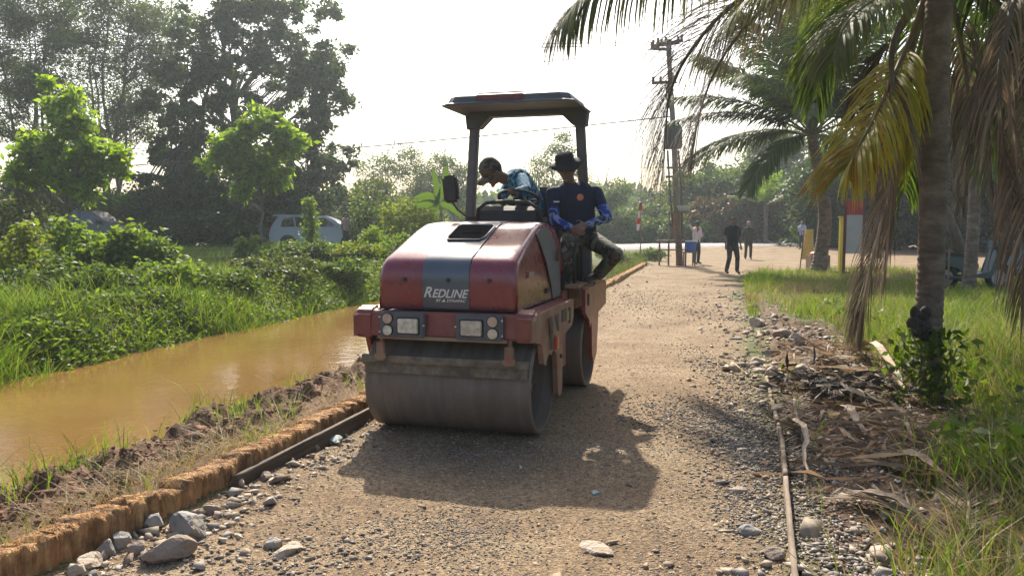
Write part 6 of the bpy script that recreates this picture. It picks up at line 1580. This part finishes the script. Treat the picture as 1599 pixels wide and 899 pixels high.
# sign board with red top, yellow post, planter block and bin
def board(px0, px1, py0, py1, d, zc, name, label, cat, cols, postm):
    A, B = at(px0, py0, d), at(px1, py1, d); b = foot((A.x + B.x) / 2, d); w, h = (B.x - A.x), (A.z - B.z)
    T = thing(name, label, cat, b); z0 = B.z - b.z
    for s in (-1, 1): MB().box((s * w / 2, 0.02, (z0 + h) / 2), (.07, .05, z0 + h)).build("post", postm, T)
    zz = z0 + h
    for fr_, m in cols:
        mb = MB(); mb.box((0, 0, zz - h * fr_ / 2), (w - .075, .03, h * fr_ - .004)); mb.build("panel", m, T); zz -= h * fr_
    return T
S_ = board(1321, 1347, 312, 396, 23.5, 0, "notice_board", "notice board with red top and pale lower panel behind the hanging dead frond", "sign", [(.28, mat("sign_red", (0.42, 0.03, 0.03), (0.5, 0.08, 0.06), rough=.6)), (.72, mat("sign_pale", (0.46, 0.40, 0.36), (0.52, 0.46, 0.42), rough=.7, scale=3))], mat("red_brown_frame", (0.16, 0.05, 0.04), rough=.7))
yb = foot(at(1314, 405, 24.5).x, 24.5)
T = thing("yellow_post", "square yellow post beside the red topped notice board", "post", yb); zt = at(0, 340, 24.5).z - yb.z
mb = MB(); mb.box((0, 0, zt / 2), (.16, .16, zt), bev=.01); mb.build("shaft", mat("yellow_paint", (0.55, 0.45, 0.04), (0.6, 0.5, 0.08), rough=.6), T); MB().box((0, 0, zt + .02), (.22, .2, .05), bev=.01).build("cap", mat("yellow_cap", (0.5, 0.42, 0.05), rough=.6), T)
mb = MB(); mb.box((0, 0, .04), (.55, .5, .1), bev=.01); mb.build("footing", M_conc, T)
wb = foot(at(1261, 408, 27).x, 27); T = thing("barrier_board", "leaning pale yellow board on a thin frame left of the corner palm", "board", wb)
zt = at(0, 358, 27).z - wb.z
mb = MB(); mb.prism([(-.20, .35), (.20, .35), (.16, zt), (-.10, zt)], -.02, .02, 'Y'); mb.build("panel", mat("yellow_board", (0.6, 0.42, 0.1), (0.66, 0.5, 0.18), rough=.6), T)
for s in (-1, 1): MB().tube([(s * .24, .05, -.05), (s * .14, 0, zt - .05)], .02, 6).build("leg", M_wood, T)
cb = foot(at(1277, 412, 26.2).x, 26.2); T = thing("concrete_block", "brown square planter block with a red top at the corner palm", "block", cb)
mb = MB(); mb.box((0, 0, .26), (.62, .5, .56), bev=.02); mb.build("body", mat("brown_concrete", (0.2, 0.12, 0.09), (0.28, 0.18, 0.13), rough=.9, scale=5), T)
mb = MB(); mb.ball((0, 0, .57), (.28, .22, .09), 3); mb.build("red_bag", mat("red_plastic", (0.6, 0.04, 0.03), rough=.4), T, smooth=True)
# leaning stump and stick
lb_ = foot(at(1503, 402, 19).x, 19); lq = lambda X, Y: at(X, Y, 19) - lb_
o = MB().tube([lq(1506, 404) * 1 + Vector((0, 0, -.1)), lq(1490, 362), lq(1476, 325)], [.14, .12, .09], 10).build("leaning_trunk", M_rb, None, smooth=True); o.location = lb_; tag(o, "short brown trunk leaning left above the blue scooter", "tree trunk")
sb_ = foot(at(1481, 428, 17).x, 17); o = MB().tube([(0, 0, -.1), (0, 0, .95)], .025, 6).build("stake", M_wood, None); o.location = sb_; tag(o, "thin upright wooden stake just right of the near palm trunk", "stake")

# ============================================================ VEHICLES
M_tyre = mat("tyre_rubber", (0.018, 0.018, 0.018), rough=.85); M_rim = mat("alloy_rim", (0.35, 0.35, 0.37), rough=.35, metal=.7)
M_win = glassy("dark_window_glass", (0.02, 0.028, 0.032))
def wheel(T, c, r, w, m_rim=M_rim):
    o = lathe("wheel", [(-w / 2, r * .62), (-w / 2, r * .93), (-w * .38, r), (w * .38, r), (w / 2, r * .93), (w / 2, r * .62)], (0, 0, 0), M_tyre, T, 28, 'X')
    o.rotation_euler = (0, 0, R(90)); o.location = c
    mb = MB(); mb.cyl((0, 0, 0), r * .62, w * .7, 'X', 20); 
    for k in range(5): t = k * 2 * math.pi / 5; mb.box((0, math.cos(t) * r * .3, math.sin(t) * r * .3), (w * .9, r * .14, r * .55), Matrix.Rotation(t - R(90), 3, 'X'))
    mb.build("rim", m_rim, o)
def car(label, px, d, rz, prof, glass, wheels, width, m, cat, name, extra=None, gap=.18, z=None):
    x = at(px, 380, d).x; b = Vector((x, d, Hf(x, d) if z is None else z)); T = thing(name, label, cat, b, rz)
    belt = max(p[1] for p in prof) * .58
    def tp(c):
        k = max(0, (c[2] - belt)) / (max(p[1] for p in prof) - belt); return (c[0], c[1] * (1 - .16 * k), c[2])
    mb = MB(); mb.prism(prof, -width / 2, width / 2, 'Y', taper=tp, bev=.05, seg=3); mb.build("body", m, T, angle=35)
    for g in glass:
        for s in (-1, 1):
            mb = MB(); mb.prism(g, s * width / 2 - .004, s * width / 2 + .006, 'Y', taper=lambda c: (c[0], c[1] * (1 - .16 * max(0, (c[2] - belt)) / (max(p[1] for p in prof) - belt)) + s * .004, c[2])); mb.build("side_window", M_win, T)
    for (wx, wr) in wheels:
        for s in (-1, 1): wheel(T, (wx, s * (width / 2 - .1), wr), wr, .2)
        for s in (-1, 1):
            mb = MB(); mb.cyl((wx, s * (width / 2 - .005), wr + .02), wr * 1.16, .03, 'Y', 24); mb.build("wheel_arch", M_blk, T)
    if extra: extra(T)
    return T
M_silver = mat("silver_paint", (0.22, 0.26, 0.32), rough=.3, metal=.3, coat=.6, dirt=(.3, .27, .22), dirt_amt=.2)
M_dark = mat("dark_grey_paint", (0.035, 0.042, 0.055), rough=.3, metal=.2, coat=.6, dirt=(.15, .13, .1), dirt_amt=.2)
prof = [(-2.1, .35), (-2.12, .75), (-2.02, 1.05), (-1.78, 1.42), (-1.55, 1.53), (-.6, 1.57), (.25, 1.50), (.62, 1.36), (1.15, 1.02), (1.9, .88), (2.08, .72), (2.1, .35), (1.9, .24), (-1.95, .24)]
glass = [[(-1.62, 1.04), (-1.50, 1.36), (-1.10, 1.44), (-1.02, 1.04)], [(-.95, 1.04), (-1.0, 1.45), (-.05, 1.45), (-.02, 1.04)], [(.05, 1.04), (.03, 1.44), (.35, 1.36), (.85, 1.04)]]
def ex1(T):
    mb = MB(); mb.prism([(-1.80, 1.47), (-2.02, 1.50), (-1.95, 1.56), (-1.5, 1.58)], -.6, .6, 'Y', bev=.01); mb.build("spoiler", M_silver, T)
    for s in (-1, 1): MB().box((-.4, s * .855, .93), (.22, .03, .035), bev=.008).build("door_handle", M_blk, T); MB().box((.75, s * .93, 1.06), (.14, .16, .11), bev=.03).build("wing_mirror", M_silver, T)
    for s in (-1, 1): MB().box((-2.04, s * .68, .98), (.08, .2, .25), bev=.02).build("tail_light", mat("tail_red", (.3, .02, .02), rough=.2), T); MB().box((2.0, s * .6, .74), (.12, .3, .12), bev=.02).build("headlight", M_glass, T)
car("silver hatchback parked on the far side of the field, left of the roller's bonnet", 503, 35.5, 0.05, prof, glass, [(-1.3, .31), (1.3, .31)], 1.72, M_silver, "car", "parked_car", ex1)
profp = [(-2.6, .55), (-2.62, 1.12), (-.55, 1.14), (-.52, 1.62), (-.3, 1.76), (.55, 1.74), (1.15, 1.22), (2.35, 1.08), (2.55, .85), (2.55, .45), (2.3, .38), (-2.4, .40)]
glp = [[(-.42, 1.20), (-.36, 1.62), (-.02, 1.66), (0.0, 1.20)], [(.06, 1.20), (.04, 1.66), (.50, 1.64), (.95, 1.22)]]
def ex2(T):
    for s in (-1, 1): MB().box((.9, s * .98, 1.22), (.12, .2, .16), bev=.03).build("wing_mirror", M_blk, T); MB().box((-.35, s * .9, 1.08), (.2, .03, .03)).build("door_handle", M_iron, T)
    mb = MB(); mb.box((-1.6, 0, 1.145), (1.95, 1.5, .03)); mb.build("bed_cover", M_blk, T)
    mb = MB(); mb.cyl((-.78, -.96, 1.22), .13, .06, 'Y', 20); mb.build("round_plate", M_white, T)
car("dark grey pickup truck parked behind the bushes at the far left", 140, 38.5, 0.03, profp, glp, [(-1.6, .38), (1.6, .38)], 1.84, M_dark, "pickup", "pickup_truck", ex2)

def scooter(label, px, d, rz, mbody):
    x = at(px, 430, d).x; T = thing("scooter", label, "motorcycle", foot(x, d), rz, None)
    for wx in (-.62, .62):
        wheel(T, (wx, 0, .29), .29, .09)
    mb = MB(); mb.prism([(-.80, .62), (-.84, .74), (-.55, .80), (.02, .72), (.12, .55), (.05, .38), (-.15, .36), (-.3, .5), (-.6, .56)], -.11, .11, 'Y', bev=.03); mb.build("rear_body", mbody, T, angle=40)
    mb = MB(); mb.prism([(.02, .30), (.32, .28), (.42, .35), (.56, .98), (.50, 1.0), (.34, .42), (.05, .38)], -.16, .16, 'Y', bev=.025); mb.build("leg_shield", mbody, T, angle=40)
    mb = MB(); mb.prism([(-.74, .80), (-.70, .86), (-.2, .84), (.08, .80), (.04, .72), (-.5, .78)], -.12, .12, 'Y', bev=.025); mb.build("seat", M_vinyl, T, angle=40)
    mb = MB(); mb.tube([(.62, 0, .3), (.50, 0, .95), (.46, 0, 1.02)], .03, 8); mb.build("fork", M_iron, T)
    mb = MB(); mb.tube([(.40, -.32, 1.05), (.48, -.1, 1.04), (.48, .1, 1.04), (.40, .32, 1.05)], .018, 8); h = mb.build("handlebar", M_blk, T)
    mb = MB(); mb.prism([(.40, .92), (.62, .95), (.58, 1.10), (.44, 1.12)], -.11, .11, 'Y', bev=.03); mb.build("headlamp_cowl", mbody, T, angle=40)
    for s in (-1, 1): mb = MB(); mb.tube([(.42, s * .22, 1.05), (.44, s * .27, 1.2)], .008, 6); mb.box((.44, s * .28, 1.24), (.02, .12, .08), bev=.01); mb.build("mirror", M_blk, T)
    for wx, a0, a1 in ((-.62, 20, 175), (.62, 10, 160)):
        vs, fs = [], []
        for k in range(13):
            t = R(a0 + (a1 - a0) * k / 12)
            for y in (-.06, .06): vs.append((wx + .33 * math.cos(t), y, .29 + .33 * math.sin(t)))
        for k in range(12): fs.append((2 * k, 2 * k + 1, 2 * k + 3, 2 * k + 2))
        o = link("fender", nmesh(vs, fs), mbody if wx > 0 else M_blk, T, True)
    mb = MB(); mb.tube([(-.1, -.13, .25), (-.75, -.15, .33)], [.025, .045], 10); mb.build("exhaust", M_iron, T, smooth=True)
    mb = MB(); mb.box((-.2, 0, .3), (.42, .2, .16), bev=.03); mb.build("engine", M_iron, T)
    return T
M_teal = mat("teal_blue_paint", (0.02, 0.075, 0.105), rough=.3, coat=.6)
scooter("teal blue scooter parked right of the near palm trunk", 1517, 17.6, .1, M_teal)
scooter("second scooter, dusty blue, partly behind the hanging fronds at the right edge", 1575, 20.5, .5, mat("dusty_blue_paint", (0.10, 0.18, 0.25), rough=.5, coat=.3))

# ============================================================ HAZE
def haze_box():
    mb = MB(); mb.box((10, 62, 13), (500, 220, 34)); m = bpy.data.materials.new("air_haze"); m.use_nodes = True
    N = m.node_tree.nodes; N.remove(N["Principled BSDF"]); v = N.new("ShaderNodeVolumePrincipled")
    v.inputs["Color"].default_value = (0.82, 0.93, 1.0, 1); v.inputs["Density"].default_value = HAZE; v.inputs["Anisotropy"].default_value = 0.55
    m.node_tree.links.new(v.outputs[0], N["Material Output"].inputs["Volume"])
    o = mb.build("haze", m, None); tag(o, "pale hot-weather haze over the whole scene", None, None, "stuff"); return o
HAZE = 0.0009
haze_box()
